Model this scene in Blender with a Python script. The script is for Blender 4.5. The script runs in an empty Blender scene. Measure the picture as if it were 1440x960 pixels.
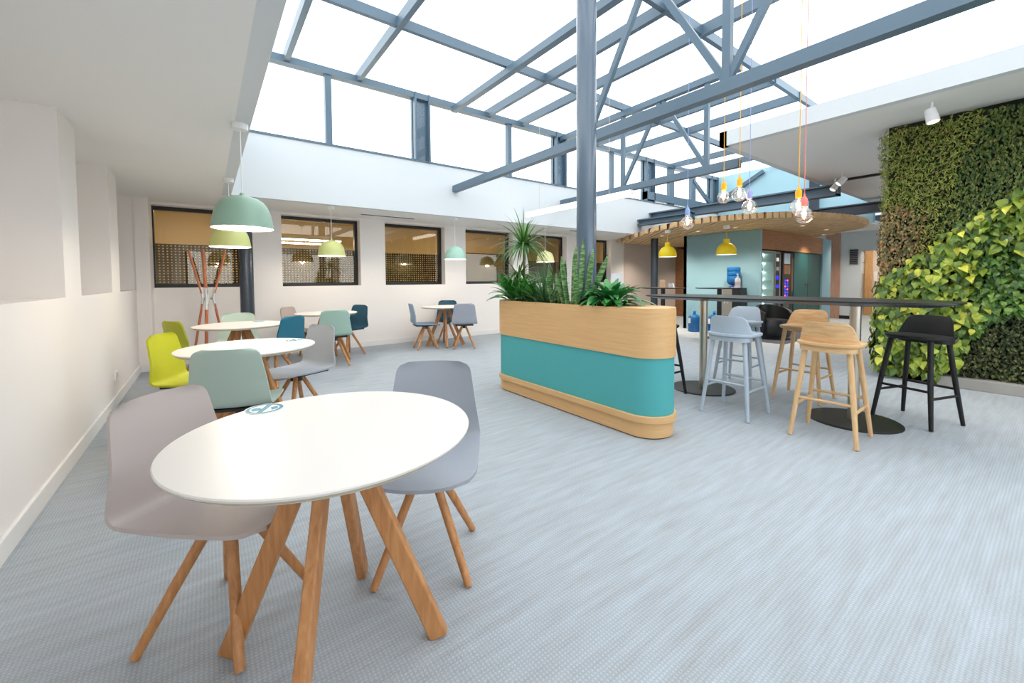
import bpy, math, random
from mathutils import Vector, Matrix
rnd = random.Random(7)
S = bpy.context.scene
COL = S.collection
PI = math.pi

# ------------------------------------------------------------------ camera, sky, exposure
cam_d = bpy.data.cameras.new('camera'); cam = bpy.data.objects.new('camera', cam_d); COL.objects.link(cam)
right = Vector((.804, -.595, -.007)); up = Vector((.029, .026, .999)); back = Vector((-.595, -.803, .038))
back.normalize(); right = (right - back * right.dot(back)).normalized(); up = back.cross(right)
M = Matrix((right, up, back)).transposed().to_4x4(); M.translation = (0, 0, 1.22)
cam.matrix_world = M
cam_d.sensor_fit = 'HORIZONTAL'; cam_d.sensor_width = 36; cam_d.lens = 14.5; cam_d.shift_y = -64 / 1440
cam_d.clip_start = .05; cam_d.clip_end = 200
S.camera = cam

SKY = 2.6
w = bpy.data.worlds.new('overcast_sky'); S.world = w; w.use_nodes = True
bg = w.node_tree.nodes['Background']; bg.inputs[0].default_value = (.975, .99, 1, 1); bg.inputs[1].default_value = SKY
vs = S.view_settings
S.display_settings.display_device = 'sRGB'
vs.view_transform = 'Standard'; vs.look = 'None'; vs.exposure = 0.25; vs.gamma = 1; vs.use_curve_mapping = False

# ------------------------------------------------------------------ materials
def lin(c):
    r = []
    for v in c:
        v /= 255.
        r.append(v / 12.92 if v <= .04045 else ((v + .055) / 1.055) ** 2.4)
    return (*r, 1)

def base(name):
    m = bpy.data.materials.new(name); m.use_nodes = True
    return m, m.node_tree.nodes, m.node_tree.links, m.node_tree.nodes['Principled BSDF']

def plain(name, c, rough=.5, metal=0., bump=0., bscale=200, spec=.5, var=0.):
    m, n, l, p = base(name)
    p.inputs['Base Color'].default_value = lin(c); p.inputs['Roughness'].default_value = rough
    p.inputs['Metallic'].default_value = metal; p.inputs['Specular IOR Level'].default_value = spec
    tc = n.new('ShaderNodeTexCoord')
    if var:
        nz = n.new('ShaderNodeTexNoise'); nz.inputs['Scale'].default_value = 3; nz.inputs['Detail'].default_value = 3
        l.new(tc.outputs['Object'], nz.inputs['Vector'])
        mx = n.new('ShaderNodeMixRGB'); mx.inputs[1].default_value = lin(c)
        mx.inputs[2].default_value = lin([max(0, v * (1 - var)) for v in c])
        l.new(nz.outputs['Fac'], mx.inputs[0]); l.new(mx.outputs[0], p.inputs['Base Color'])
    if bump:
        nz = n.new('ShaderNodeTexNoise'); nz.inputs['Scale'].default_value = bscale
        l.new(tc.outputs['Object'], nz.inputs['Vector'])
        b = n.new('ShaderNodeBump'); b.inputs['Strength'].default_value = bump; b.inputs['Distance'].default_value = .002
        l.new(nz.outputs['Fac'], b.inputs['Height']); l.new(b.outputs[0], p.inputs['Normal'])
    return m

def wood(name, c1, c2, scale=(30, 30, 2), rough=.45):
    m, n, l, p = base(name)
    tc = n.new('ShaderNodeTexCoord'); mp = n.new('ShaderNodeMapping'); mp.inputs['Scale'].default_value = scale
    l.new(tc.outputs['Object'], mp.inputs['Vector'])
    nz = n.new('ShaderNodeTexNoise'); nz.inputs['Scale'].default_value = 1.6; nz.inputs['Detail'].default_value = 5
    nz.inputs['Distortion'].default_value = .6
    l.new(mp.outputs[0], nz.inputs['Vector'])
    r = n.new('ShaderNodeValToRGB'); r.color_ramp.elements[0].color = lin(c2); r.color_ramp.elements[1].color = lin(c1)
    r.color_ramp.elements[0].position = .3; r.color_ramp.elements[1].position = .68
    l.new(nz.outputs['Fac'], r.inputs[0]); l.new(r.outputs[0], p.inputs['Base Color'])
    p.inputs['Roughness'].default_value = rough
    return m

def emit(name, c, s):
    m, n, l, p = base(name)
    p.inputs['Base Color'].default_value = lin(c); p.inputs['Emission Color'].default_value = lin(c)
    p.inputs['Emission Strength'].default_value = s
    return m

def glass(name, tint, gloss=.12, rough=.0):
    m, n, l, p = base(name); n.remove(p)
    t = n.new('ShaderNodeBsdfTransparent'); t.inputs[0].default_value = lin(tint)
    g = n.new('ShaderNodeBsdfGlossy'); g.inputs['Roughness'].default_value = rough; g.inputs[0].default_value = (1, 1, 1, 1)
    ge = n.new('ShaderNodeNewGeometry'); dt = n.new('ShaderNodeVectorMath'); dt.operation = 'DOT_PRODUCT'
    l.new(ge.outputs['Incoming'], dt.inputs[0]); l.new(ge.outputs['Normal'], dt.inputs[1])
    ab = n.new('ShaderNodeMath'); ab.operation = 'ABSOLUTE'; l.new(dt.outputs['Value'], ab.inputs[0])
    sb = n.new('ShaderNodeMath'); sb.operation = 'SUBTRACT'; sb.inputs[0].default_value = 1; l.new(ab.outputs[0], sb.inputs[1])
    pw = n.new('ShaderNodeMath'); pw.operation = 'POWER'; pw.inputs[1].default_value = 5; l.new(sb.outputs[0], pw.inputs[0])
    ad = n.new('ShaderNodeMath'); ad.operation = 'MULTIPLY_ADD'; ad.inputs[1].default_value = (1 - gloss) * .7; ad.inputs[2].default_value = gloss
    l.new(pw.outputs[0], ad.inputs[0])
    mx = n.new('ShaderNodeMixShader'); l.new(ad.outputs[0], mx.inputs[0]); l.new(t.outputs[0], mx.inputs[1]); l.new(g.outputs[0], mx.inputs[2])
    l.new(mx.outputs[0], n['Material Output'].inputs[0])
    return m

def leafmat(name, cols, rough=.4, trans=.15, stripe=None):
    """colour varies leaf by leaf (every leaf is an island)"""
    m, n, l, p = base(name)
    g = n.new('ShaderNodeNewGeometry'); r = n.new('ShaderNodeValToRGB'); r.color_ramp.interpolation = 'CONSTANT' if len(cols) > 3 else 'LINEAR'
    e = r.color_ramp.elements
    while len(e) < len(cols): e.new(.5)
    for i, c in enumerate(cols):
        e[i].position = i / len(cols) if len(cols) > 3 else i / max(1, len(cols) - 1); e[i].color = lin(c)
    l.new(g.outputs['Random Per Island'], r.inputs[0])
    out = r.outputs[0]
    tc = n.new('ShaderNodeTexCoord')
    nz = n.new('ShaderNodeTexNoise'); nz.inputs['Scale'].default_value = 30; l.new(tc.outputs['Object'], nz.inputs['Vector'])
    if stripe:
        mp = n.new('ShaderNodeMapping'); mp.inputs['Scale'].default_value = (14, 14, 70); l.new(tc.outputs['Object'], mp.inputs[0])
        nz.inputs['Scale'].default_value = 1; nz.inputs['Detail'].default_value = 2; l.new(mp.outputs[0], nz.inputs['Vector'])
        rr = n.new('ShaderNodeValToRGB'); rr.color_ramp.elements[0].position = .45; rr.color_ramp.elements[1].position = .58
        l.new(nz.outputs['Fac'], rr.inputs[0])
        mx = n.new('ShaderNodeMixRGB'); l.new(rr.outputs[0], mx.inputs[0]); l.new(out, mx.inputs[1]); mx.inputs[2].default_value = lin(stripe)
        out = mx.outputs[0]
    else:
        hv = n.new('ShaderNodeHueSaturation'); mr = n.new('ShaderNodeMapRange'); mr.inputs[3].default_value = .75; mr.inputs[4].default_value = 1.25
        l.new(nz.outputs['Fac'], mr.inputs[0]); l.new(mr.outputs[0], hv.inputs['Value']); l.new(out, hv.inputs['Color']); out = hv.outputs[0]
    l.new(out, p.inputs['Base Color']); p.inputs['Roughness'].default_value = rough
    t = n.new('ShaderNodeBsdfTranslucent'); l.new(out, t.inputs[0])
    mx2 = n.new('ShaderNodeMixShader'); mx2.inputs[0].default_value = trans
    l.new(p.outputs[0], mx2.inputs[1]); l.new(t.outputs[0], mx2.inputs[2]); l.new(mx2.outputs[0], n['Material Output'].inputs[0])
    return m

def carpet():
    m, n, l, p = base('blue_grey_woven_carpet')
    tc = n.new('ShaderNodeTexCoord')
    mp = n.new('ShaderNodeMapping'); mp.inputs['Scale'].default_value = (2.2, 18, 1); mp.inputs['Rotation'].default_value = (0, 0, .25)
    l.new(tc.outputs['Object'], mp.inputs[0])
    s = n.new('ShaderNodeTexNoise'); s.inputs['Scale'].default_value = 1.4; s.inputs['Detail'].default_value = 4; l.new(mp.outputs[0], s.inputs['Vector'])
    r = n.new('ShaderNodeValToRGB'); r.color_ramp.elements[0].color = lin((163, 165, 167)); r.color_ramp.elements[1].color = lin((178, 186, 193))
    r.color_ramp.elements[0].position = .22; r.color_ramp.elements[1].position = .75
    l.new(s.outputs['Fac'], r.inputs[0])
    wv = n.new('ShaderNodeTexWave'); wv.inputs['Scale'].default_value = 24; wv.inputs['Distortion'].default_value = 1.5; wv.inputs['Detail'].default_value = 2
    l.new(tc.outputs['Object'], wv.inputs['Vector'])
    wv2 = n.new('ShaderNodeTexWave'); wv2.bands_direction = 'Y'; wv2.inputs['Scale'].default_value = 24; wv2.inputs['Distortion'].default_value = 1.5
    l.new(tc.outputs['Object'], wv2.inputs['Vector'])
    nz = n.new('ShaderNodeTexNoise'); nz.inputs['Scale'].default_value = 160; nz.inputs['Detail'].default_value = 2; l.new(tc.outputs['Object'], nz.inputs['Vector'])
    ad = n.new('ShaderNodeMath'); ad.operation = 'MULTIPLY'; l.new(wv.outputs['Fac'], ad.inputs[0]); l.new(wv2.outputs['Fac'], ad.inputs[1])
    a2 = n.new('ShaderNodeMath'); a2.operation = 'ADD'; l.new(ad.outputs[0], a2.inputs[0]); l.new(nz.outputs['Fac'], a2.inputs[1])
    mr = n.new('ShaderNodeMapRange'); mr.inputs[1].default_value = .3; mr.inputs[2].default_value = 1.2; mr.inputs[3].default_value = .84; mr.inputs[4].default_value = 1.1
    l.new(a2.outputs[0], mr.inputs[0])
    hv = n.new('ShaderNodeHueSaturation'); l.new(mr.outputs[0], hv.inputs['Value']); l.new(r.outputs[0], hv.inputs['Color'])
    l.new(hv.outputs[0], p.inputs['Base Color']); p.inputs['Roughness'].default_value = .95; p.inputs['Specular IOR Level'].default_value = .1
    b = n.new('ShaderNodeBump'); b.inputs['Strength'].default_value = .35; b.inputs['Distance'].default_value = .004
    l.new(a2.outputs[0], b.inputs['Height']); l.new(b.outputs[0], p.inputs['Normal'])
    return m

def dotted(name):
    """dark film printed on the pane with rows of clear dots"""
    m, n, l, p = base(name)
    tc = n.new('ShaderNodeTexCoord'); sp = n.new('ShaderNodeSeparateXYZ'); l.new(tc.outputs['Object'], sp.inputs[0])
    def cell(o, k):
        a = n.new('ShaderNodeMath'); a.operation = 'MULTIPLY'; a.inputs[1].default_value = k; l.new(o, a.inputs[0])
        f = n.new('ShaderNodeMath'); f.operation = 'FRACT'; l.new(a.outputs[0], f.inputs[0])
        s = n.new('ShaderNodeMath'); s.operation = 'SUBTRACT'; s.inputs[1].default_value = .5; l.new(f.outputs[0], s.inputs[0])
        q = n.new('ShaderNodeMath'); q.operation = 'POWER'; q.inputs[1].default_value = 2; l.new(s.outputs[0], q.inputs[0]); return q.outputs[0]
    x, z = cell(sp.outputs[0], 21), cell(sp.outputs[2], 24)
    a = n.new('ShaderNodeMath'); a.operation = 'ADD'; l.new(x, a.inputs[0]); l.new(z, a.inputs[1])
    lt = n.new('ShaderNodeMath'); lt.operation = 'LESS_THAN'; lt.inputs[1].default_value = .05; l.new(a.outputs[0], lt.inputs[0])
    p.inputs['Base Color'].default_value = lin((50, 48, 45)); p.inputs['Roughness'].default_value = .25
    t0 = n.new('ShaderNodeBsdfTransparent'); t0.inputs[0].default_value = (.8, .8, .8, 1)
    m0 = n.new('ShaderNodeMixShader'); m0.inputs[0].default_value = .16; l.new(p.outputs[0], m0.inputs[1]); l.new(t0.outputs[0], m0.inputs[2])
    t = n.new('ShaderNodeBsdfTransparent'); mx = n.new('ShaderNodeMixShader')
    l.new(lt.outputs[0], mx.inputs[0]); l.new(m0.outputs[0], mx.inputs[1]); l.new(t.outputs[0], mx.inputs[2]); l.new(mx.outputs[0], n['Material Output'].inputs[0])
    return m

M_wall = plain('warm_white_paint', (240, 233, 228), .7, bump=.05)
M_white = plain('bright_white_paint', (216, 220, 222), .7)
M_ceil = plain('soffit_paint', (238, 236, 233), .8)
M_skirt = plain('white_gloss_skirting', (236, 232, 228), .4)
M_taupe = plain('taupe_wall_panel', (206, 188, 178), .7)
M_greyw = plain('pale_grey_paint', (200, 203, 206), .7)
M_cyan = plain('pale_blue_paint', (170, 210, 222), .6)
M_kiosk = plain('powder_blue_paint', (138, 176, 188), .6, var=.05)
M_kdark = plain('dark_teal_laminate', (28, 78, 78), .45)
M_black = plain('black_metal', (22, 23, 26), .4)
M_blackwood = plain('black_stained_ash', (14, 14, 16), .6, bump=.2, bscale=60)
M_frame = plain('black_window_frame', (24, 23, 24), .4)
M_steel = plain('blue_grey_painted_steel', (86, 108, 124), .4, spec=.6)
M_coldark = plain('dark_slate_painted_steel', (40, 50, 62), .3, spec=.7)
M_inox = plain('brushed_stainless_steel', (196, 190, 178), .28, metal=1.)
M_top = plain('white_table_laminate', (228, 221, 214), .35)
M_ply = plain('pale_plywood_edge', (196, 186, 160), .6)
M_oak = wood('light_oak', (224, 178, 126), (196, 146, 94), (40, 40, 3))
M_oakleg = wood('oak_leg', (204, 146, 92), (172, 114, 66), (30, 30, 4))
M_veneer = wood('oak_veneer', (222, 179, 125), (211, 166, 113), (3, 1.6, 42), .5)
M_stool = wood('pale_ash', (224, 186, 138), (200, 158, 110), (5, 5, 40), .5)
M_stoolleg = wood('pale_ash_leg', (224, 186, 138), (206, 164, 116), (30, 30, 4), .5)
M_slat = wood('pine_slat', (226, 192, 146), (204, 164, 116), (3, 3, 3), .6)
M_gapshade = wood('dark_stained_runner', (92, 62, 38), (70, 46, 28), (3, 3, 3), .6)  # dark brown stands in for shade in the canopy gaps
M_fascia = wood('walnut_fascia', (172, 122, 82), (146, 98, 62), (2.5, 2, 25), .5)
M_rack = wood('cherry_wood', (190, 112, 70), (164, 90, 54), (20, 20, 3), .4)
M_teal = plain('teal_felt', (78, 166, 168), .85, bump=.3, bscale=260)
M_carpet = carpet()
M_mat = plain('dark_entrance_mat', (70, 72, 80), .95)
M_pane = glass('window_pane', (255, 246, 228), .05)
M_roofglass = glass('roof_glass', (250, 253, 255), .03)
M_bulbglass = glass('bulb_glass', (255, 246, 240), .16)
M_clear = glass('cabinet_glass', (235, 245, 245), .06)
M_dots = dotted('dotted_privacy_film')
M_bluejug = None
M_tan = plain('tan_timber_ceiling', (208, 186, 140), .7)
M_officewall = plain('office_wall', (196, 178, 142), .8)
M_officedark = plain('office_carpet', (96, 88, 76), .9)
M_concrete = plain('pale_concrete', (170, 166, 160), .8, var=.2)
M_soil = plain('potting_soil', (48, 36, 28), .95, bump=.6, bscale=60)
M_emit = emit('white_diffuser', (255, 250, 244), 3.0)
M_emitw = emit('warm_diffuser', (255, 228, 190), 2.4)
M_office = emit('office_strip_diffuser', (255, 244, 226), 26)
M_fil = emit('warm_filament', (255, 190, 130), 14)
M_led = emit('cool_led', (235, 255, 250), 40)
M_shadein = emit('glowing_shade_lining', (255, 250, 240), .6)  # lining glows by itself in place of the bulb's light on it
M_plw = plain('white_plastic', (238, 238, 238), .35)
M_grille = plain('grey_grille', (120, 120, 122), .5)

def shell_mat(name, c): return plain(name, c, .55, bump=.08, bscale=500)
C_ = {k: shell_mat(k + '_shell', c) for k, c in dict(beige=(186, 173, 168), lavender=(160, 165, 174), sage=(170, 188, 177), lime=(186, 186, 12),
      teal=(28, 106, 130), taupe=(176, 160, 152), navy=(14, 70, 92), bluegrey=(134, 156, 176), slate=(158, 162, 172), mint=(158, 188, 176), olive=(160, 164, 24), palesage=(186, 202, 188)).items()}

# ------------------------------------------------------------------ mesh helpers
class MB:
    def __init__(s): s.v = []; s.f = []
    def add(s, vs, fs):
        o = len(s.v); s.v += [tuple(p) for p in vs]; s.f += [tuple(i + o for i in f) for f in fs]; return s
    def box(s, x0, x1, y0, y1, z0, z1):
        v = [(x, y, z) for z in (z0, z1) for y in (y0, y1) for x in (x0, x1)]
        return s.add(v, [(0, 2, 3, 1), (4, 5, 7, 6), (0, 1, 5, 4), (2, 6, 7, 3), (0, 4, 6, 2), (1, 3, 7, 5)])
    def beam(s, a, b, w, h, up=(0, 0, 1)):
        a, b = Vector(a), Vector(b); d = (b - a).normalized(); u = Vector(up)
        sd = d.cross(u)
        if sd.length < 1e-4: sd = d.cross(Vector((1, 0, 0)))
        sd.normalize(); u = sd.cross(d)
        v = [p + sd * (i * w / 2) + u * (j * h / 2) for p in (a, b) for j in (-1, 1) for i in (-1, 1)]
        return s.add(v, [(0, 2, 3, 1), (4, 5, 7, 6), (0, 1, 5, 4), (2, 6, 7, 3), (0, 4, 6, 2), (1, 3, 7, 5)])
    def tube(s, pts, rad, n=12, cap=True, flat=1.):
        pts = [Vector(p) for p in pts]; rad = rad if isinstance(rad, (list, tuple)) else [rad] * len(pts)
        rows = []; prev = None
        for i, p in enumerate(pts):
            d = (pts[min(i + 1, len(pts) - 1)] - pts[max(i - 1, 0)]).normalized()
            if prev is None:
                a = d.cross(Vector((0, 0, 1)))
                if a.length < 1e-3: a = d.cross(Vector((1, 0, 0)))
            else: a = prev - d * prev.dot(d)
            a.normalize(); prev = a; b = d.cross(a)
            rows.append([p + (a * math.cos(2 * PI * k / n) + b * math.sin(2 * PI * k / n) * flat) * rad[i] for k in range(n)])
        o = len(s.v); s.v += [tuple(q) for r in rows for q in r]
        for i in range(len(rows) - 1):
            for k in range(n): s.f.append((o + i * n + k, o + i * n + (k + 1) % n, o + (i + 1) * n + (k + 1) % n, o + (i + 1) * n + k))
        if cap: s.f.append(tuple(o + k for k in reversed(range(n)))); s.f.append(tuple(o + (len(rows) - 1) * n + k for k in range(n)))
        return s
    def lathe(s, prof, c=(0, 0, 0), n=32, cap0=False, cap1=False):
        o = len(s.v)
        for r, z in prof:
            for k in range(n):
                a = 2 * PI * k / n; s.v.append((c[0] + r * math.cos(a), c[1] + r * math.sin(a), c[2] + z))
        for i in range(len(prof) - 1):
            for k in range(n): s.f.append((o + i * n + k, o + i * n + (k + 1) % n, o + (i + 1) * n + (k + 1) % n, o + (i + 1) * n + k))
        if cap0: s.f.append(tuple(o + k for k in reversed(range(n))))
        if cap1: s.f.append(tuple(o + (len(prof) - 1) * n + k for k in range(n)))
        return s
    def prism(s, out, z0, z1, out1=None):
        o = len(s.v); n = len(out); out1 = out1 or out
        s.v += [(x, y, z0) for x, y in out] + [(x, y, z1) for x, y in out1]
        s.f.append(tuple(o + k for k in reversed(range(n)))); s.f.append(tuple(o + n + k for k in range(n)))
        for k in range(n): s.f.append((o + k, o + (k + 1) % n, o + n + (k + 1) % n, o + n + k))
        return s
    def ring(s, out, inn, z0, z1):
        o = len(s.v); n = len(out)
        for z in (z0, z1):
            s.v += [(x, y, z) for x, y in out]; s.v += [(x, y, z) for x, y in inn]
        for k in range(n):
            j = (k + 1) % n
            a0, a1, b0, b1 = o + k, o + j, o + n + k, o + n + j; c0, c1, d0, d1 = o + 2 * n + k, o + 2 * n + j, o + 3 * n + k, o + 3 * n + j
            s.f += [(a0, a1, c1, c0), (b1, b0, d0, d1), (c0, c1, d1, d0), (a1, a0, b0, b1)]
        return s
    def sheet(s, A, B):
        """closed plate between two grids of points"""
        o = len(s.v); R, Cn = len(A), len(A[0])
        for G in (A, B): s.v += [tuple(p) for r in G for p in r]
        N = R * Cn
        for i in range(R - 1):
            for k in range(Cn - 1):
                a = o + i * Cn + k
                s.f.append((a, a + 1, a + Cn + 1, a + Cn)); b = a + N; s.f.append((b + Cn, b + Cn + 1, b + 1, b))
        per = [(0, k) for k in range(Cn)] + [(i, Cn - 1) for i in range(1, R)] + [(R - 1, k) for k in range(Cn - 2, -1, -1)] + [(i, 0) for i in range(R - 2, 0, -1)]
        for q in range(len(per)):
            (i, k), (i2, k2) = per[q], per[(q + 1) % len(per)]
            a, b = o + i * Cn + k, o + i2 * Cn + k2
            s.f.append((b, a, a + N, b + N))
        return s
    def mesh(s, name, smooth=30):
        me = bpy.data.meshes.new(name); me.from_pydata(s.v, [], s.f); me.validate(); me.update()
        if smooth:
            me.polygons.foreach_set('use_smooth', [True] * len(me.polygons)); me.set_sharp_from_angle(angle=math.radians(smooth))
        return me

def obj(name, mb, mat, parent=None, smooth=30, bevel=0):
    me = mb.mesh(name, smooth); me.materials.append(mat)
    o = bpy.data.objects.new(name, me); COL.objects.link(o)
    if parent: o.parent = parent
    if bevel:
        b = o.modifiers.new('edge', 'BEVEL'); b.width = bevel; b.segments = 2; b.limit_method = 'ANGLE'; b.angle_limit = .7
    return o
def tag(o, label, cat, group=None, kind=None):
    o['label'] = label; o['category'] = cat
    if group: o['group'] = group
    if kind: o['kind'] = kind
    return o
def thing(name, label, cat, loc=(0, 0, 0), rz=0, group=None):
    o = bpy.data.objects.new(name, None); COL.objects.link(o); o.location = loc; o.rotation_euler = (0, 0, rz); o.empty_display_size = .1
    return tag(o, label, cat, group)
def struct(name, mb, mat, parent=None, smooth=0, bevel=0, label=None):
    o = obj(name, mb, mat, parent, smooth, bevel)
    if not parent: o['kind'] = 'structure'; o['label'] = label or name.replace('_', ' '); o['category'] = name.split('_')[0]
    return o
def sempty(name, label, cat):
    o = bpy.data.objects.new(name, None); COL.objects.link(o); o['kind'] = 'structure'; o['label'] = label; o['category'] = cat; return o
def dup(src, loc, rz, label, remat=None):
    r = src.copy(); COL.objects.link(r); r.location = loc; r.rotation_euler = (0, 0, rz); r['label'] = label
    for ch in list(src.children):
        c = ch.copy(); COL.objects.link(c); c.parent = r
        for g in ch.children:
            d = g.copy(); COL.objects.link(d); d.parent = c
            if remat: swap(d, remat)
        if remat: swap(c, remat)
    return r
def swap(o, mp):
    for s in o.material_slots:
        cur = s.material
        if cur and cur.name in mp: s.link = 'OBJECT'; s.material = mp[cur.name]
def face(fx, fy): return math.atan2(fy, fx) - PI / 2      # local +Y turned to face (fx, fy)
def B(*a): return MB().box(*a)

# ------------------------------------------------------------------ the room
XL, YB, ZS = -.76, 7.82, 2.38           # left wall, back wall, soffit
XR = 15.3
WX, WY, WZ = .30, 6.65, 3.25            # skylight well: left side, back side, top of upstand
CY, CX, CZ = 2.95, 5.9, 3.05            # low ceiling on the right
YN = -3.6
struct('floor', B(-1.4, 19, YN, 11.6, -.1, 0), M_carpet, label='blue grey woven carpet floor')
mb = MB(); mb.box(-1.6, XL, YN, YB, 0, 1.125)
for a, b in ((YN, .6), (4.005, 4.45), (5.728, 6.215), (7.52, YB + .3)): mb.box(-1.6, XL, a, b, 1.125, ZS)
mb.box(-1.7, -1.3, YN, YB + .3, 0, ZS); mb.box(XL, -.61, 7.5, YB, 0, ZS)
struct('wall_left', mb, M_wall, label='warm white wall with deep niches on the left')
W0 = [-.61, 1.03, 2.776, 4.55, 6.30, 8.07]; W1 = [.56, 2.31, 4.05, 5.83, 7.58, 9.33]
ZB, ZT = 1.145, 2.345
mb = MB(); mb.box(-1.3, XR, YB, YB + .3, 0, ZB); mb.box(-1.3, XR, YB, YB + .3, ZT, 2.7)
xs = [-1.3] + [v for p in zip(W0, W1) for v in p] + [XR]
for i in range(0, len(xs), 2): mb.box(xs[i], xs[i + 1], YB, YB + .3, ZB, ZT)
struct('wall_back', mb, M_wall, label='warm white wall at the back with six windows')
struct('wall_back_panel', B(9.9, XR, YB - .02, YB, 0, ZS), M_taupe, label='taupe wall section beside the last window')
struct('baseboard_left', MB().box(XL, XL + .018, YN, 7.5, 0, .105), M_skirt, bevel=.004, label='white skirting along the left wall')
struct('baseboard_back', MB().box(-.61, 9.9, YB - .018, YB, 0, .105).box(XL, -.60, 7.482, 7.5, 0, .105).box(-.61, -.592, 7.5, YB, 0, .105), M_skirt, bevel=.004, label='white skirting along the back wall')
mb = MB(); mb.box(-1.7, WX - .1, YN, YB + .3, ZS, ZS + .1); mb.box(WX - .1, 13.2, WY + .1, YB + .3, ZS, ZS + .1); mb.box(13, XR, CY, YB + .3, 2.57, 2.67)
struct('ceiling', mb, M_ceil, label='white soffit round the skylight')
struct('ceiling_right', MB().box(CX, XR + .2, YN, CY - .1, CZ, CZ + .12), M_ceil, label='low white ceiling over the green wall')
mb = MB(); mb.box(WX, 13, WY, WY + .1, ZS, WZ); mb.box(WX - .1, WX, YN, WY + .1, ZS, WZ); mb.box(WX - .1, CX, YN - .1, YN, ZS, WZ)
mb.box(CX - .1, XR, CY - .1, CY, CZ, WZ); mb.box(CX - .1, CX, YN, CY, CZ, WZ)
struct('wall_skylight', mb, M_white, label='white upstand walls of the skylight well')
struct('wall_skylight_end', MB().box(13, 13.15, CY - .1, WY + .1, 2.57, 4.4), M_cyan, label='pale blue end wall of the skylight well')
mb = MB(); mb.box(XR, XR + .15, YN, 2.2, 0, CZ + .1); mb.box(XR, XR + .15, 3.62, YB + .3, 0, CZ + .1); mb.box(XR, XR + .15, 2.2, 3.62, 2.005, CZ + .1)
struct('wall_right', mb, M_greyw, label='pale grey wall at the far right with an opening')
mb = MB(); mb.box(-1.7, XR, YN - .12, YN, 0, .5); mb.box(-1.7, XR, YN - .12, YN, 2.75, CZ + .2)
for x0, x1 in ((-1.7, -.6), (1.9, 2.1), (4.6, 4.8), (7.3, 7.9), (10.6, 10.9), (13.6, XR)): mb.box(x0, x1, YN - .12, YN, .5, 2.75)
struct('wall_near', mb, M_wall, label='white wall with large windows behind the viewer')
for i, (x0, x1) in enumerate(((-.6, 1.9), (2.1, 4.6), (4.8, 7.3), (7.9, 10.6), (10.9, 13.6))):  # unseen windows added to let in light from the front
    wn = sempty('window_%d' % (10 + i), 'large street window behind the viewer', 'window'); fr = MB(); t = .06
    fr.box(x0, x1, YN - .1, YN - .04, .5, .5 + t); fr.box(x0, x1, YN - .1, YN - .04, 2.75 - t, 2.75); fr.box(x0, x0 + t, YN - .1, YN - .04, .5 + t, 2.75 - t); fr.box(x1 - t, x1, YN - .1, YN - .04, .5 + t, 2.75 - t)
    obj('window_frame', fr, M_frame, wn, 0); obj('pane', B(x0 + t, x1 - t, YN - .075, YN - .065, .5 + t, 2.75 - t), M_roofglass, wn, 0)
struct('baseboard_right', B(XR - .02, XR, 3.62, 4.1, 0, .1), M_frame, label='dark skirting on the grey wall')
struct('trim_1', B(XR - .03, XR, 4.09, 4.45, 0, 2.57), wood('pink_oak', (190, 148, 128), (170, 128, 108), (20, 20, 2)), label='narrow timber panel on the grey wall')
# corridor behind the opening
struct('wall_corridor', MB().box(17.4, 17.5, 1.2, 5.2, 0, 2.5).box(XR + .15, 17.5, 5.1, 5.2, 0, 2.5).box(XR + .15, 17.5, 1.1, 1.2, 0, 2.5), plain('corridor_paint', (214, 200, 188), .7), label='corridor wall beyond the opening')
struct('ceiling_corridor', B(XR + .15, 17.5, 1.1, 5.2, 2.45, 2.55), M_ceil, label='corridor ceiling beyond the opening')
struct('trim_3', B(17.34, 17.4, 3.80, 3.985, 0, 2.3), M_oak, label='narrow timber panel in the corridor beyond the opening')
for i, (y0, y1, z0, z1, t) in enumerate(((4.0, 4.085, 1.75, 2.05, 'upper white notice on the corridor wall left of the timber panel'), (4.0, 4.085, 1.36, 1.7, 'lower white notice on the corridor wall left of the timber panel'), (3.69, 3.77, 1.12, 1.42, 'small white poster on the corridor wall right of the timber panel'))):
    tag(obj('notice', B(17.385, 17.4, y0, y1, z0, z1), M_plw, smooth=0), t, 'notice', 'notices in the corridor')
t = thing('corridor_ceiling_lamp', 'flat square ceiling lamp inside the corridor opening', 'lamp', (16.4, 3.1, 2.45))
obj('lamp_frame', B(-.32, .32, -.32, .32, -.03, 0), M_plw, t); obj('diffuser', B(-.29, .29, -.29, .29, -.036, -.028), M_office, t)  # unseen lamp, added to brighten the corridor

# windows on the back wall
NOTE = ['behind the coat rack', 'second from the left', 'third from the left', 'left of the planter', 'behind the tall plant', 'at the right end of the wall']
FILM = [1.80, 1.80, 1.78, 1.84, 1.70, 1.70]
for i, (a, b) in enumerate(zip(W0, W1)):
    wn = sempty('window_%d' % (i + 1), 'black framed office window ' + NOTE[i], 'window')
    fr = MB(); t = .055; y0, y1 = YB + .17, YB + .25; a -= .035
    fr.box(a, b, y0, y1, ZB, ZB + t); fr.box(a, b, y0, y1, ZT - t, ZT); fr.box(a, a + t, y0, y1, ZB + t, ZT - t); fr.box(b - t, b, y0, y1, ZB + t, ZT - t)
    obj('window_frame', fr, M_frame, wn, 0); obj('pane', B(a + t, b - t, y0 + .035, y0 + .045, ZB + t, ZT - t), M_pane, wn, 0)
    if i < 4: obj('dotted_film', B(a + t, b - t, y0 + .05, y0 + .052, ZB + t, FILM[i]), M_dots, wn, 0)
    else: obj('roller_blind', B(a + t, b - t, y0 + .06, y0 + .064, ZB + t, FILM[i]), plain('charcoal_blind_%d' % i, (74, 70, 70), .8), wn, 0)
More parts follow.
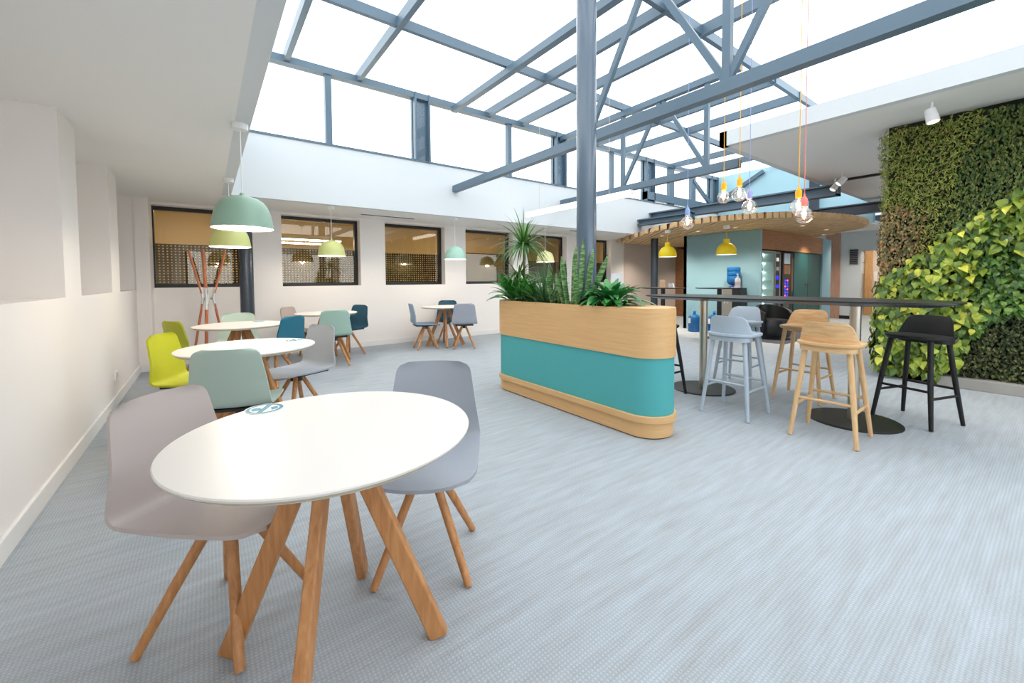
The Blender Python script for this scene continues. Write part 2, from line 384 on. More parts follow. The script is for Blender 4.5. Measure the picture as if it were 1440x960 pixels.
# the office seen through the panes
mb = MB(); mb.box(-1.6, 10.2, 11.4, 11.5, 0, 2.8); mb.box(-1.6, -1.5, 8.12, 11.4, 0, 2.8); mb.box(10.1, 10.2, 8.12, 11.4, 0, 2.8)
struct('wall_office', mb, M_officewall, label='tan office walls seen through the windows')
struct('ceiling_office', B(-1.6, 10.2, 8.12, 11.5, 2.7, 2.8), M_tan, label='tan timber office ceiling seen through the windows')
for i, (x, y, L, lab) in enumerate(((1.6, 9.3, 1.5, 'nearer hanging strip light in the office behind the second window'), (1.5, 10.2, 1.3, 'farther hanging strip light in the office behind the second window'), (4.3, 9.6, 1.6, 'strip light in the office behind the third window'), (8.2, 9.0, 1.2, 'strip light in the office behind the planter'), (-.2, 10.2, 1.2, 'strip light in the office behind the coat rack'), (6.3, 10.2, 1.4, 'strip light in the office behind the fourth window'))):
    t = thing('office_strip_light', lab, 'lamp', (x, y, 2.7 if 'hanging' not in lab else 2.16), 0, 'office strip lights')
    if 'hanging' in lab:
        for q in (-.5, .5): obj('cable', MB().tube([(q, 0, 0), (q, 0, .54)], .004, 6), M_plw, t)
    hs = obj('housing', B(-L / 2, L / 2, -.06, .06, -.08, 0), M_plw, t); obj('diffuser', B(-L / 2 + .02, L / 2 - .02, -.05, .05, -.1, -.08), M_office, hs)

# skylight: clerestory bars, glass, trusses
def hpost(mb, x0, x1, y, z0, z1):
    mb.box(x0, x0 + .03, y - .1, y + .1, z0, z1); mb.box(x1 - .03, x1, y - .1, y + .1, z0, z1); mb.box(x0, x1, y - .01, y + .03, z0, z1)
ZR = 4.4
cl = sempty('window_7', 'clerestory glazing above the white upstand', 'window')
for x0, x1 in ((2.9, 3.18), (6.13, 6.42), (9.3, 9.67), (12.62, 12.99)):
    mb = MB(); hpost(mb, x0, x1, WY + .06, WZ, ZR); obj('post', mb, M_steel, cl, 0)
for x0 in (1.5, 4.86, 7.95, 10.40, 11.52): obj('mullion', B(x0, x0 + (.09 if x0 < 9 else .22), WY, WY + .1, WZ, ZR), M_steel, cl, 0)
obj('sill', B(WX, 13, WY - .015, WY + .1, WZ, WZ + .03), M_steel, cl, 0); obj('head', B(WX, 13, WY - .02, WY + .12, ZR - .1, ZR), M_steel, cl, 0)
obj('rail', B(9.3, 13, WY - .04, WY + .1, WZ + .07, WZ + .27), M_steel, cl, 0)
obj('brace', MB().beam((11.6, WY + .02, 4.12), (12.66, WY + .02, 3.5), .08, .1), M_steel, cl, 0)
obj('pane', B(WX, 13, WY + .045, WY + .055, WZ + .03, ZR - .1), M_roofglass, cl, 0)
cl = sempty('window_8', 'clerestory glazing on the left of the skylight', 'window')
obj('sill', B(WX - .1, WX + .015, YN, WY, WZ, WZ + .03), M_steel, cl, 0); obj('head', B(WX - .1, WX + .02, YN, WY, ZR - .1, ZR), M_steel, cl, 0)
for y in (5.2, 3.6, 2.0, .4, -1.2, -2.8): obj('mullion', B(WX - .1, WX, y, y + .09, WZ, ZR), M_steel, cl, 0)
obj('pane', B(WX - .055, WX - .045, YN, WY, WZ + .03, ZR - .1), M_roofglass, cl, 0)
gr = sempty('window_9', 'glass roof of the skylight', 'window')
obj('pane', B(WX - .1, 13.1, YN, WY + .1, ZR + .06, ZR + .07), M_roofglass, gr, 0)
for x in (1.0, 2.0, 4.4, 5.2, 7.4, 8.4, 10.6, 11.6): obj('glazing_bar', B(x - .035, x + .035, YN if x < 5.8 else CY - .1, WY + .1, ZR - .08, ZR + .06), M_steel, gr, 0)
for y in (-2, .4, 2.9, 5.0): obj('glazing_bar', B(WX - .1, 13 if y > 2.6 else CX, y - .03, y + .03, ZR - .06, ZR + .06), M_steel, gr, 0)

def truss(x, zb, label, y0=YN, y1=WY, zt=ZR - .12, h=.11, webs=True, nodes=(-3, -1.4, .2, 1.8, 3.4, 5.0, 6.4)):
    t = thing('roof_truss', label, 'roof truss', (x, 0, 0), 0, 'steel roof trusses over the skylight')
    obj('bottom_chord', MB().box(-.05, .05, y0, y1, zb - h / 2, zb + h / 2), M_steel, t, 0)
    obj('top_chord', MB().box(-.05, .05, y0, y1, zt - .05, zt + .05), M_steel, t, 0)
    if webs:
        nd = [n for n in nodes if y0 < n < y1]
        for n in nd: obj('web_post', MB().beam((0, n, zb), (0, n, zt), .06, .07, (0, 1, 0)), M_steel, t, 0)
        for p, q in zip(nd, nd[1:]):
            obj('web_diagonal', MB().beam((0, p, zb + .04), (0, (p + q) / 2, zt), .05, .06), M_steel, t, 0)
            obj('web_diagonal', MB().beam((0, q, zb + .04), (0, (p + q) / 2, zt), .05, .06), M_steel, t, 0)
truss(3.66, 2.87, 'blue grey steel truss whose end shows at the top left of the planter', nodes=(-3, -1.4, .2, 1.8, 3.4))
truss(6.3, 2.90, 'blue grey steel truss with crossing members above the white strip light', y0=CY - .05, nodes=(3.4, 5.0))
def ibeam(x, z0, z1, y0, y1, w, label):
    t = thing('steel_beam', label, 'beam', (x, 0, 0), 0, 'steel beams above the timber canopy')
    obj('web', B(-.02, .02, y0, y1, z0 + .02, z1 - .02), M_steel, t, 0)
    obj('flange', B(-w / 2, w / 2, y0, y1, z1 - .03, z1), M_steel, t, 0); obj('flange', B(-w / 2, w / 2, y0, y1, z0, z0 + .03), M_steel, t, 0)
    obj('end_plate', B(-w / 2, w / 2, y0, y0 + .02, z0, z1), M_steel, t, 0)
M_b = M_steel
ibeam(9.55, 2.76, 2.97, 2.6, WY, .22, 'long blue grey steel beam running just above the timber canopy')
ibeam(9.05, 2.60, 2.755, 5.2, WY, .2, 'short blue grey steel beam beneath the long beam near the white upstand')
M_steel = M_coldark
ibeam(12.4, 2.72, 2.95, 2.0, WY, .24, 'dark steel beam at the far end of the skylight above the canopy')
ibeam(14.2, 2.68, 2.85, 1.4, 4.5, .2, 'farther dark steel beam next to the top of the green wall')
M_steel = M_b
tag(obj('wind_brace', MB().beam((12.94, 6.6, 3.6), (12.94, 5.3, 4.3), .08, .1), M_steel), 'diagonal steel brace on the pale blue end wall', 'brace')
tag(obj('steel_post', MB().box(12.88, 12.99, 3.95, 4.15, 2.97, 4.4), M_coldark, smooth=0), 'short dark steel post on the pale blue end wall', 'post')

# columns
def column(x, y, r, z1, label, m):
    t = thing('steel_column', label, 'column', (x, y, 0), 0, 'round steel columns')
    obj('shaft', MB().lathe([(r, .012), (r, z1)], n=40, cap0=True, cap1=True), m, t, 40)
    obj('base_plate', MB().lathe([(r + .06, 0), (r + .06, .012)], n=40, cap0=True, cap1=True), m, t)
column(.475, 7.1, .088, ZS, 'dark round steel column beside the leftmost window and coat rack', M_coldark)
column(2.83, 2.66, .09, ZR - .06, 'tall blue grey round column rising out of the planter', plain('slate_blue_gloss_steel', (84, 100, 116), .22, spec=.8))
column(9.42, 6.46, .09, 2.30, 'slim dark column holding up the timber canopy', M_coldark)

# ------------------------------------------------------------------ furniture builders
def lerp(a, b, t): return a + (b - a) * t
def seat_grid(path, hw, curve, n=13):
    rows = []
    for i, (y, z) in enumerate(path):
        h = hw[i]
        rows.append([(h * (2 * k / (n - 1) - 1), y, z + curve[i] * (2 * k / (n - 1) - 1) ** 2) for k in range(n)])
    return rows
def make_chair(label):
    t = thing('cafe_chair', label, 'chair', (0, 0, 0), 0, 'swivel cafe chairs at the round tables')
    # seat
    path, hw = [], []
    N = 16
    for i in range(N + 1):
        u = i / N; y = lerp(-.175, .235, u); z = .452 - .008 * math.sin(u * PI) - .03 * max(0, (u - .75) / .25) ** 2
        h = lerp(.228, .222, u); r = .1; dd = .235 - y
        if dd < r: h = h - r + math.sqrt(max(0, r * r - (r - dd) ** 2))
        path.append((y, z)); hw.append(max(h, .02))
    A = seat_grid(path, hw, [.012] * len(path)); Bq = [[(x, y, z - .014) for x, y, z in r] for r in A]
    obj('seat', MB().sheet(Bq, A), C_['beige'], t, 50)
    # backrest
    path, hw, nor = [], [], []
    pts = [(-.175, .452), (-.192, .4545), (-.206, .462), (-.2155, .474), (-.221, .49)]
    for i in range(1, 19):
        z = lerp(.49, .82, (i / 18) ** .8 if i < 12 else lerp((11 / 18) ** .8, 1, (i - 11) / 7)); pts.append((-.221 - (z - .49) * .2, z))
    for (y, z) in pts:
        h = lerp(.228, .176, max(0, (z - .47) / .35)) if z > .47 else .228
        r = .05; dd = .82 - z
        if dd < r: h = h - r + math.sqrt(max(0, r * r - (r - dd) ** 2))
        hw.append(h)
    A = []; Bq = []; n = 13
    for i, (y, z) in enumerate(pts):
        p0, p1 = pts[max(0, i - 1)], pts[min(len(pts) - 1, i + 1)]; ty, tz = p1[0] - p0[0], p1[1] - p0[1]; L = math.hypot(ty, tz); ny, nz = tz / L, -ty / L
        k = min(1, max(0, (z - .46) / .15))
        ra, rb = [], []
        for j in range(n):
            s = 2 * j / (n - 1) - 1; yy = y + .03 * k * s * s; zz = z + .012 * (1 - k) * s * s
            ra.append((hw[i] * s, yy, zz)); rb.append((hw[i] * s, yy - ny * .013, zz - nz * .013))
        A.append(ra); Bq.append(rb)
    obj('backrest', MB().sheet(A, Bq), C_['beige'], t, 50)
    mb = MB().prism([(-.16, -.2), (.16, -.2), (.16, .06), (.09, .14), (-.09, .14), (-.16, .06)], .418, .436)
    obj('under_seat_plate', mb, M_black, t, 30, .003)
    obj('swivel_hub', MB().lathe([(.05, .36), (.055, .40), (.055, .418)], n=20, cap0=True, cap1=True), M_black, t, 40)
    for sx in (-1, 1):
        for sy in (-1, 1):
            obj('leg', MB().tube([(sx * .028, sy * .028, .40), (sx * .11, sy * .11, .2), (sx * .187, sy * .187, 0.006)], [.019, .018, .015], 12), M_oakleg, t, 50)
    return t
def make_table(label):
    t = thing('round_table', label, 'table', (0, 0, 0), 0, 'round white cafe tables')
    obj('tabletop', MB().lathe([(.0001, .716), (.43, .716), (.447, .730), (.449, .737), (.446, .740), (.0001, .740)], n=72), M_top, t, 30)
    obj('edge_band', MB().lathe([(.428, .7145), (.4455, .7285), (.448, .731), (.43, .7165)], n=72), M_ply, t, 30)
    obj('mounting_plate', MB().lathe([(.15, .70), (.15, .716)], n=32, cap0=True, cap1=True), M_black, t)
    for k in range(4):
        a = PI / 4 + k * PI / 2; c, s = math.cos(a), math.sin(a)
        obj('leg', MB().beam((c * .05, s * .05, .70), (c * .34, s * .34, .004), .036, .062, (c, s, 0)), M_oakleg, t, 30, .006)
    return t
def sticker(x, y, rz, label):
    t = thing('table_sticker', label, 'sticker', (x, y, .7405), rz, 'round stickers on the cafe tables')
    ci = lambda r: [(r * math.cos(a), r * math.sin(a)) for a in [2 * PI * k / 48 for k in range(48)]]
    dc = obj('disc', MB().lathe([(.0001, .0012), (.066, .0012), (.066, 0)], n=48), M_plw, t)
    tm = MB().ring(ci(.062), ci(.049), .0012, .0016)
    tm.beam((-.04, -.034, .0014), (.04, .034, .0014), .02, .0006)
    tm.prism([(-.044, -.002), (-.016, -.008), (-.004, .02), (-.02, .036), (-.036, .03)], .0012, .0017)
    tm.prism([(.004, -.04), (.03, -.036), (.044, -.008), (.02, -.004)], .0012, .0017)
    obj('symbol', tm, plain('teal_print_%.1f' % y, (30, 132, 152), .5), dc, 0)

tab0 = make_table('nearest round white table with a teal sticker'); tab0.location = (.318, 1.431, 0); tab0.rotation_euler.z = .25
for x, y, rz, lab in ((.244, 3.647, .1, 'second nearest round white table with the largest green lamp above'), (.304, 5.598, .4, 'third round white table in front of the coat rack and dark column'),
                      (1.485, 6.84, .15, 'round white table by the back wall under the second window'), (3.60, 6.98, .4, 'round white table by the back wall nearest the planter')):
    dup(tab0, (x, y, 0), rz, lab)
sticker(.165, 1.80, .4, 'teal and white round sticker on the nearest table')
sticker(.57, 3.78, .9, 'round sticker at the right edge of the second nearest table')
sticker(.50, 5.86, .2, 'round sticker on the table by the coat rack')

ch0 = make_chair('beige shell chair at the left of the nearest table')
chairs = [(-.15, 1.96, .72, -.69, 'beige', None),
          (.903, 1.876, -.55, -.83, 'lavender', 'lavender grey shell chair at the right of the nearest table, seat toward viewer'),
          (.08, 3.00, .32, .95, 'sage', 'sage green shell chair with its back to the viewer, between the two nearest tables'),
          (-.30, 4.22, .9, -.42, 'lime', 'bright lime yellow shell chair at the left of the second table'),
          (-.31, 5.57, .87, .48, 'olive', 'lime yellow shell chair farther back beside the coat rack'),
          (.33, 6.45, -.25, -.97, 'palesage', 'pale sage shell chair behind the third table against the dark column'),
          (.86, 4.12, -.9, -.42, 'lavender', 'lavender grey shell chair at the right of the second table, turned sideways'),
          (.82, 5.42, -.64, .77, 'teal', 'petrol blue shell chair at the right of the third table'),
          (1.02, 7.40, .75, -.66, 'taupe', 'taupe shell chair at the left of the table under the second window'),
          (1.44, 6.12, .2, .98, 'mint', 'mint green shell chair with its back to the viewer under the second window lamp'),
          (2.11, 7.2, -.9, -.42, 'navy', 'dark petrol shell chair at the right of the table under the second window'),
          (2.9, 6.95, .97, -.2, 'bluegrey', 'blue grey shell chair at the left of the table nearest the planter'),
          (3.97, 7.58, -.5, -.87, 'navy', 'dark petrol shell chair against the back wall behind the table nearest the planter'),
          (3.63, 6.3, .45, .9, 'slate', 'light slate grey shell chair in front of the table nearest the planter')]
for i, (x, y, fx, fy, c, lab) in enumerate(chairs):
    L = math.hypot(fx, fy); fx /= L; fy /= L
    loc = (x + fx * .27, y + fy * .27, 0); rz = face(fx, fy)
    if i == 0: ch0.location = loc; ch0.rotation_euler.z = rz
    else: dup(ch0, loc, rz, lab, {C_['beige'].name: C_[c]})

# bar stools
def make_stool(label):
    t = thing('bar_stool', label, 'stool', (0, 0, 0), 0, 'wooden bar stools at the long black table')
    out = []
    for k in range(48):
        a = 2 * PI * k / 48; c, s = math.cos(a), math.sin(a)
        x = .205 * math.copysign(abs(c) ** .72, c); y = .205 * math.copysign(abs(s) ** .62, s)
        if y > 0: x *= 1 - .12 * (y / .205) ** 2
        out.append((x, y - .01))
    inn = [(x * .93, y * .93) for x, y in out]
    sb = MB(); sb.prism(inn, .708, .720, out); sb.prism(out, .720, .736); sb.prism([(x * .86, y * .5 - .085) for x, y in out], .672, .709)
    obj('seat', sb, M_stool, t, 35)
    A, Bq = [], []
    for i in range(15):
        z = lerp(.733, .893, i / 14); h = lerp(.190, .146, i / 14); r = .048; dd = .893 - z
        if dd < r: h = h - r + math.sqrt(max(0, r * r - (r - dd) ** 2))
        ra, rb = [], []
        for j in range(17):
            s = 2 * j / 16 - 1; x = h * s; y = -.15 - (z - .733) * .22 + .075 * (x / .19) ** 2
            ra.append((x, y, z)); rb.append((x * .985, y - .014, z))
        A.append(ra); Bq.append(rb)
    obj('backrest', MB().sheet(A, Bq), M_stool, t, 50)
    tp, ft = [(.125, .10)], []
    for sx in (-1, 1):
        for sy in (-1, 1):
            obj('leg', MB().tube([(sx * .135, sy * .115 - .01, .70), (sx * .17, sy * .16, .35), (sx * .205, sy * .205, .004)], [.019, .0185, .0145], 12), M_stoolleg, t, 50)
    def at(z): u = (.70 - z) / .70; return lerp(.135, .205, u), lerp(.115, .205, u)
    x, y = at(.30)
    for sy in (-1, 1): obj('stretcher', MB().tube([(-x, sy * y, .30), (x, sy * y, .30)], .0105, 10), M_stool, t, 50)
    x, y = at(.245)
    for sx in (-1, 1): obj('stretcher', MB().tube([(sx * x, -y, .245), (sx * x, y, .245)], .0105, 10), M_stool, t, 50)
    return t
M_greystool = plain('pale_blue_grey_stain', (176, 188, 200), .5, bump=.15, bscale=60)
st0 = make_stool('pale ash stool nearest the viewer at the long black table'); st0.location = (3.85, 1.07, 0); st0.rotation_euler.z = face(1, .03)
G, K = {M_stool.name: M_greystool, M_stoolleg.name: M_greystool}, {M_stool.name: M_blackwood, M_stoolleg.name: M_blackwood}
for x, y, fx, fy, mp, lab in ((3.85, 1.79, 1, 0, G, 'pale blue grey stool on the planter side of the long table, back to viewer'), (3.86, 2.60, 1, 0, K, 'black stool mostly hidden behind the planter'),
                              (4.93, 2.24, -1, -.03, G, 'pale blue grey stool on the far side of the long table'), (4.88, 1.59, -1, 0, None, 'pale ash stool on the far side of the long table'),
                              (4.83, .745, -1, .34, K, 'black stool standing beside the green plant wall')):
    dup(st0, (x, y, 0), face(fx, fy), lab, mp)

# long black table
def sup(a, b, n, e=.55):
    o = []
    for k in range(n):
        t = 2 * PI * k / n; c, s = math.cos(t), math.sin(t); o.append((a * math.copysign(abs(c) ** e, c), b * math.copysign(abs(s) ** e, s)))
    return o
t = thing('high_table', 'long black standing table on two steel posts', 'table', (4.42, 1.74, 0))
o1, o2, o3 = sup(.40, 1.30, 96), sup(.398, 1.298, 96), sup(.29, 1.17, 96)
mb = MB(); mb.prism(o3, .995, 1.022, o2); mb.prism(o1, 1.022, 1.035)
obj('tabletop', mb, plain('black_linoleum', (32, 34, 38), .32), t, 30)
for y in (.66, -.67):
    obj('post', MB().lathe([(.04, .014), (.04, .985)], (0, y, 0), 32, True, True), M_inox, t, 40)
    obj('mounting_plate', MB().lathe([(.14, .985), (.14, .996)], (0, y, 0), 32, True, True), M_black, t)
    obj('base_disc', MB().lathe([(.325, 0), (.325, .008), (.315, .014), (.0001, .016)], (0, y, 0), 64, True), plain('graphite_powder_coat_%d' % (y > 0), (36, 38, 38), .45), t, 30)

# ------------------------------------------------------------------ planter
def stad(cx, y0, y1, r, n=24):
    o = [(cx + r * math.cos(a), y1 + r * math.sin(a)) for a in [PI * k / n for k in range(n + 1)]]
    return o + [(cx + r * math.cos(a), y0 + r * math.sin(a)) for a in [PI + PI * k / n for k in range(n + 1)]]
px, pa, pb = 2.83, 2.0, 3.70
t = thing('planter_divider', 'long oak and teal planter divider with rounded ends', 'planter', (px, 0, 0))
obj('upper_band', MB().ring(stad(0, pa, pb, .215), stad(0, pa, pb, .195), .622, .985).ring(stad(0, pa, pb, .213), stad(0, pa, pb, .195), .985, 1.0), M_veneer, t, 30)
obj('felt_panel', MB().prism(stad(0, pa, pb, .203), .17, .64), M_teal, t, 30)
obj('base_plinth', MB().prism(stad(0, pa, pb, .2), .008, .125).prism(stad(0, pa, pb, .222), .125, .178), M_veneer, t, 30, .003)
obj('plinth_gap', MB().prism(stad(0, pa, pb, .188), 0, .01), M_black, t)
so = MB(); so.prism([p for p in stad(0, 2.25, pb, .194)], .64, .955)
obj('soil', so, M_soil, t, 30)
cap = [(.194, 2.27)] + [(.194 * math.cos(a), pa + .194 * math.sin(a)) for a in [-PI * k / 24 for k in range(25)]] + [(-.194, 2.27)]
obj('top_board', MB().prism(cap[::-1], .97, .999), M_veneer, t, 30)

# plants ------------------------------------------------------------
def ribbon(mb, p, d, L, W, droop=0., n=7, fold=.25, prof=None, twist=0., side=None):
    p = Vector(p); d = Vector(d).normalized(); prof = prof or (lambda u: (math.sin(PI * min(1, u * .9 + .1)) ** .6))
    rows = []
    sd = Vector(side) if side else d.cross(Vector((0, 0, 1)))
    if sd.length < .05: a = rnd.uniform(0, 2 * PI); sd = Vector((math.cos(a), math.sin(a), 0))
    sd.normalize()
    for i in range(n + 1):
        u = i / n
        s2 = (sd - d * sd.dot(d)).normalized(); up_ = s2.cross(d)
        if twist: s2 = (s2 * math.cos(twist * u) + up_ * math.sin(twist * u)); up_ = s2.cross(d)
        hw = W / 2 * prof(u)
        rows.append((p - s2 * hw + up_ * hw * fold, p.copy(), p + s2 * hw + up_ * hw * fold))
        p = p + d * (L / n); d = (d + Vector((0, 0, -droop / n))).normalized()
    o = len(mb.v)
    mb.v += [tuple(q) for r in rows for q in r]
    for i in range(n):
        a = o + i * 3; mb.f += [(a, a + 1, a + 4, a + 3), (a + 1, a + 2, a + 5, a + 4)]
def pt(u): return max(.04, (1 - u) ** .7)                         # strap pointed at the tip
def ov(u): return max(.03, math.sin(PI * (u ** .8)) ** .75) if 0 < u < 1 else .03
def swd(u): return max(.05, min(1, .62 + .7 * u) * (1 - max(0, (u - .72) / .28) ** 2))
L_drac = leafmat('dracaena_leaf', [(52, 108, 40), (96, 138, 62), (120, 146, 96)], .35)
L_grass = leafmat('grass_leaf', [(54, 100, 56), (80, 126, 74), (116, 148, 104)], .4)
L_broad = leafmat('broad_leaf', [(34, 104, 36), (60, 144, 50), (110, 176, 74)], .3)
L_snake = leafmat('snake_leaf', [(44, 88, 40), (76, 124, 58)], .4, .05, stripe=(128, 162, 104))
L_lily = leafmat('lily_leaf', [(34, 106, 52), (56, 136, 66), (98, 170, 88)], .28)
M_stem = plain('brown_stem', (118, 102, 74), .8)
def head(mb, c, n, L, W, el0, el1, droop, rmin=.01):
    for k in range(n):
        a = k * 2.39996 + rnd.uniform(-.2, .2); el = lerp(el1, el0, k / (n - 1)) + rnd.uniform(-.1, .1)
        d = (math.cos(a) * math.cos(el), math.sin(a) * math.cos(el), math.sin(el))
        ribbon(mb, (c[0] + d[0] * rmin, c[1] + d[1] * rmin, c[2] - .08 * k / n), d, L * rnd.uniform(.75, 1.1), W, droop * rnd.uniform(.7, 1.2), 8, .2, pt)
p1 = thing('dracaena', 'tall dracaena with spiky heads at the far end of the planter', 'plant', (2.83, 3.62, .95))
obj('stem', MB().tube([(0, 0, 0), (.005, -.01, .2), (.03, .01, .42), (.02, .0, .66)], [.016, .014, .013, .012], 10).tube([(.005, -.01, .08), (-.02, .02, .2), (-.03, .03, .34)], [.012, .011, .01], 8), M_stem, p1, 50)
mb = MB(); head(mb, (.02, 0, .68), 110, .47, .028, 1.45, -.35, 1.45); head(mb, (-.03, .03, .36), 64, .34, .024, 1.2, -.4, 1.5)
obj('foliage', mb, L_drac, p1, 60)
def clump(name, lab, cat, loc, n, L, W, el, droop, prof, m, spread, fold=.25, stalk=0.):
    p = thing(name, lab, cat, loc); mb = MB(); sm = MB()
    for k in range(n):
        a = k * 2.39996 + rnd.uniform(-.3, .3); r = spread * math.sqrt(k / n); e = lerp(el[1], el[0], k / n) + rnd.uniform(-.12, .12)
        d = Vector((math.cos(a) * math.cos(e), math.sin(a) * math.cos(e), math.sin(e))); b = Vector((r * math.cos(a) * .6, r * math.sin(a), 0))
        if stalk:
            s = stalk * rnd.uniform(.5, 1.15); e2 = b + Vector((d.x * .5, d.y * .5, max(.5, d.z + .4))).normalized() * s
            sm.tube([b, (b + e2) / 2 + Vector((0, 0, .01)), e2], [.004, .0035, .003], 5); b = e2
        ribbon(mb, b, d, L * rnd.uniform(.65, 1.15), W * rnd.uniform(.8, 1.15), droop * rnd.uniform(.6, 1.3), 8, fold, prof)
    obj('foliage', mb, m, p, 60)
    if stalk: obj('stalks', sm, L_broad, p, 60)
    return p
clump('broadleaf_plant', 'glossy broad leaved plant spilling over the far end of the planter', 'plant', (2.77, 3.68, .955), 50, .32, .088, (.35, 1.35), 1.0, ov, L_broad, .09, .25, .10)
clump('broadleaf_plant', 'smaller broad leaved plant at the foot of the dracaena', 'plant', (2.79, 3.44, .955), 40, .24, .065, (.45, 1.35), .8, ov, L_broad, .07, .25, .08)
clump('grass_plant', 'fine dark grass plant in the middle of the planter', 'plant', (2.81, 3.22, .955), 300, .44, .012, (.55, 1.5), 1.1, pt, L_grass, .12, .1)
def snake(lab, loc, spec):
    p = thing('snake_plant', lab, 'plant', loc, 0, 'snake plants in the planter')
    for (dx, dy, L, tx, ty, W) in spec:
        mb = MB(); ribbon(mb, (dx, dy, 0), (tx, ty, 1), L, W * .85, 0, 9, .35, swd, rnd.uniform(-.8, .8), (rnd.uniform(.6, 1), rnd.uniform(-.8, -.3), 0))
        o = obj('leaf', mb, L_snake, p, 60); so_ = o.modifiers.new('thickness', 'SOLIDIFY'); so_.thickness = .004
snake('shorter snake plant with banded leaves in the middle of the planter', (2.76, 2.97, .95),
      [(-.02, .05, .42, -.12, .02, .05), (.02, .0, .36, .05, -.05, .05), (-.03, -.04, .40, -.02, -.12, .05), (.03, .06, .34, .1, .1, .045), (0, -.08, .46, .0, -.05, .052), (-.05, .02, .30, -.2, .1, .045)])
snake('taller snake plant with banded leaves just in front of the column', (2.70, 2.66, .95),
      [(.0, .10, .50, -.02, .18, .055), (-.03, .02, .58, .02, -.06, .058), (.0, -.03, .64, .05, -.04, .06), (.02, -.08, .55, .12, -.08, .055), (-.04, .07, .42, -.1, .12, .05), (.0, -.12, .52, .2, -.34, .055), (.03, .0, .38, .2, -.1, .05), (-.05, -.05, .36, -.12, -.1, .05), (-.02, .13, .34, -.1, .3, .05)])
clump('peace_lily', 'leafy peace lily next to the oak board of the planter', 'plant', (2.83, 2.38, .955), 84, .23, .068, (.15, 1.2), 1.25, ov, L_lily, .09, .3, .11)

# ------------------------------------------------------------------ pendants
def make_ambit(label, mat, z=1.615, ztop=ZS):
    t = thing('dome_pendant_lamp', label, 'lamp', (0, 0, 0), 0, 'dome pendant lamps over the cafe tables')
    prof = [(.2, 0), (.198, .012), (.188, .075), (.176, .125), (.160, .165), (.135, .198), (.10, .220), (.055, .236), (.02, .243), (.012, .262), (.0001, .264)]
    obj('shade', MB().lathe([(r, z + h) for r, h in prof], n=56), mat, t, 60)
    obj('shade_lining', MB().lathe([(max(r - .005, .0001), z + .001 + h * .975) for r, h in prof[:9]][::-1], n=56), M_shadein, t, 60)
    obj('bulb', MB().lathe([(.0001, z + .045), (.03, z + .055), (.045, z + .085), (.035, z + .12), (.018, z + .15), (.018, z + .235)], n=20), M_emitw, t, 60)
    obj('cord', MB().tube([(0, 0, z + .262), (0, 0, ztop - .02)], .0035, 8), M_plw, t)
    obj('ceiling_rose', MB().lathe([(.05, ztop - .045), (.052, ztop)], n=28, cap0=True, cap1=True), M_plw, t, 40)
    ld = bpy.data.lights.new('lamp_glow', 'POINT'); ld.energy = 12; ld.color = (1, .9, .75); ld.shadow_soft_size = .05
    lo = bpy.data.objects.new('lamp_glow', ld); COL.objects.link(lo); lo.parent = t; lo.location = (0, 0, z + .02)
    return t
A_sage = plain('sage_enamel', (144, 174, 154), .4); A_lime = plain('pale_lime_enamel', (206, 208, 132), .4)
A_mint = plain('mint_enamel', (166, 204, 186), .4); A_cream = plain('pale_yellow_enamel', (228, 222, 160), .4)
l0 = make_ambit('largest looking sage green dome lamp over the second table', A_sage); l0.location = (.232, 3.65, 0)
for x, y, m, lab in ((.232, 5.63, A_lime, 'lime dome lamp just below and behind the sage green one'), (1.58, 6.82, A_lime, 'lime dome lamp in front of the second window'),
                     (3.727, 6.79, A_mint, 'mint dome lamp between the third and fourth windows'), (6.0, 6.86, A_cream, 'pale yellow dome lamp behind the planter greenery')):
    dup(l0, (x, y, 0), 0, lab, {A_sage.name: m})

M_yel = plain('yellow_rubber', (232, 200, 12), .55); M_yel2 = plain('amber_rubber', (240, 176, 10), .5)
def make_unfold(label, z0, ztop=2.27):
    t = thing('bell_pendant_lamp', label, 'lamp', (0, 0, 0), 0, 'yellow bell lamps below the canopy')
    prof = [(.185, 0), (.185, .03), (.178, .09), (.155, .15), (.118, .195), (.075, .222), (.055, .230), (.055, .30), (.05, .31), (.0001, .312)]
    obj('shade', MB().lathe([(r, z0 + h) for r, h in prof], n=48), M_yel, t, 50)
    obj('shade_lining', MB().lathe([(max(r - .006, .0001), z0 + .001 + h * .97) for r, h in prof[:6]][::-1] , n=48), M_shadein, t, 60)
    obj('bulb', MB().lathe([(.0001, z0 + .05), (.04, z0 + .09), (.03, z0 + .14), (.018, z0 + .22)], n=16), M_emitw, t, 60)
    obj('cord', MB().tube([(0, 0, z0 + .31), (0, 0, ztop - .02)], .005, 8), M_yel, t)
    obj('ceiling_rose', MB().lathe([(.06, ztop - .06), (.06, ztop + .01)], n=24, cap0=True, cap1=True), M_plw, t, 40)
    return t
u0 = make_unfold('yellow bell lamp nearer the dark canopy column', 1.70); u0.location = (8.0, 5.16, 0)
u1 = dup(u0, (8.33, 4.07, 0), 0, 'yellow bell lamp in front of the powder blue wall')

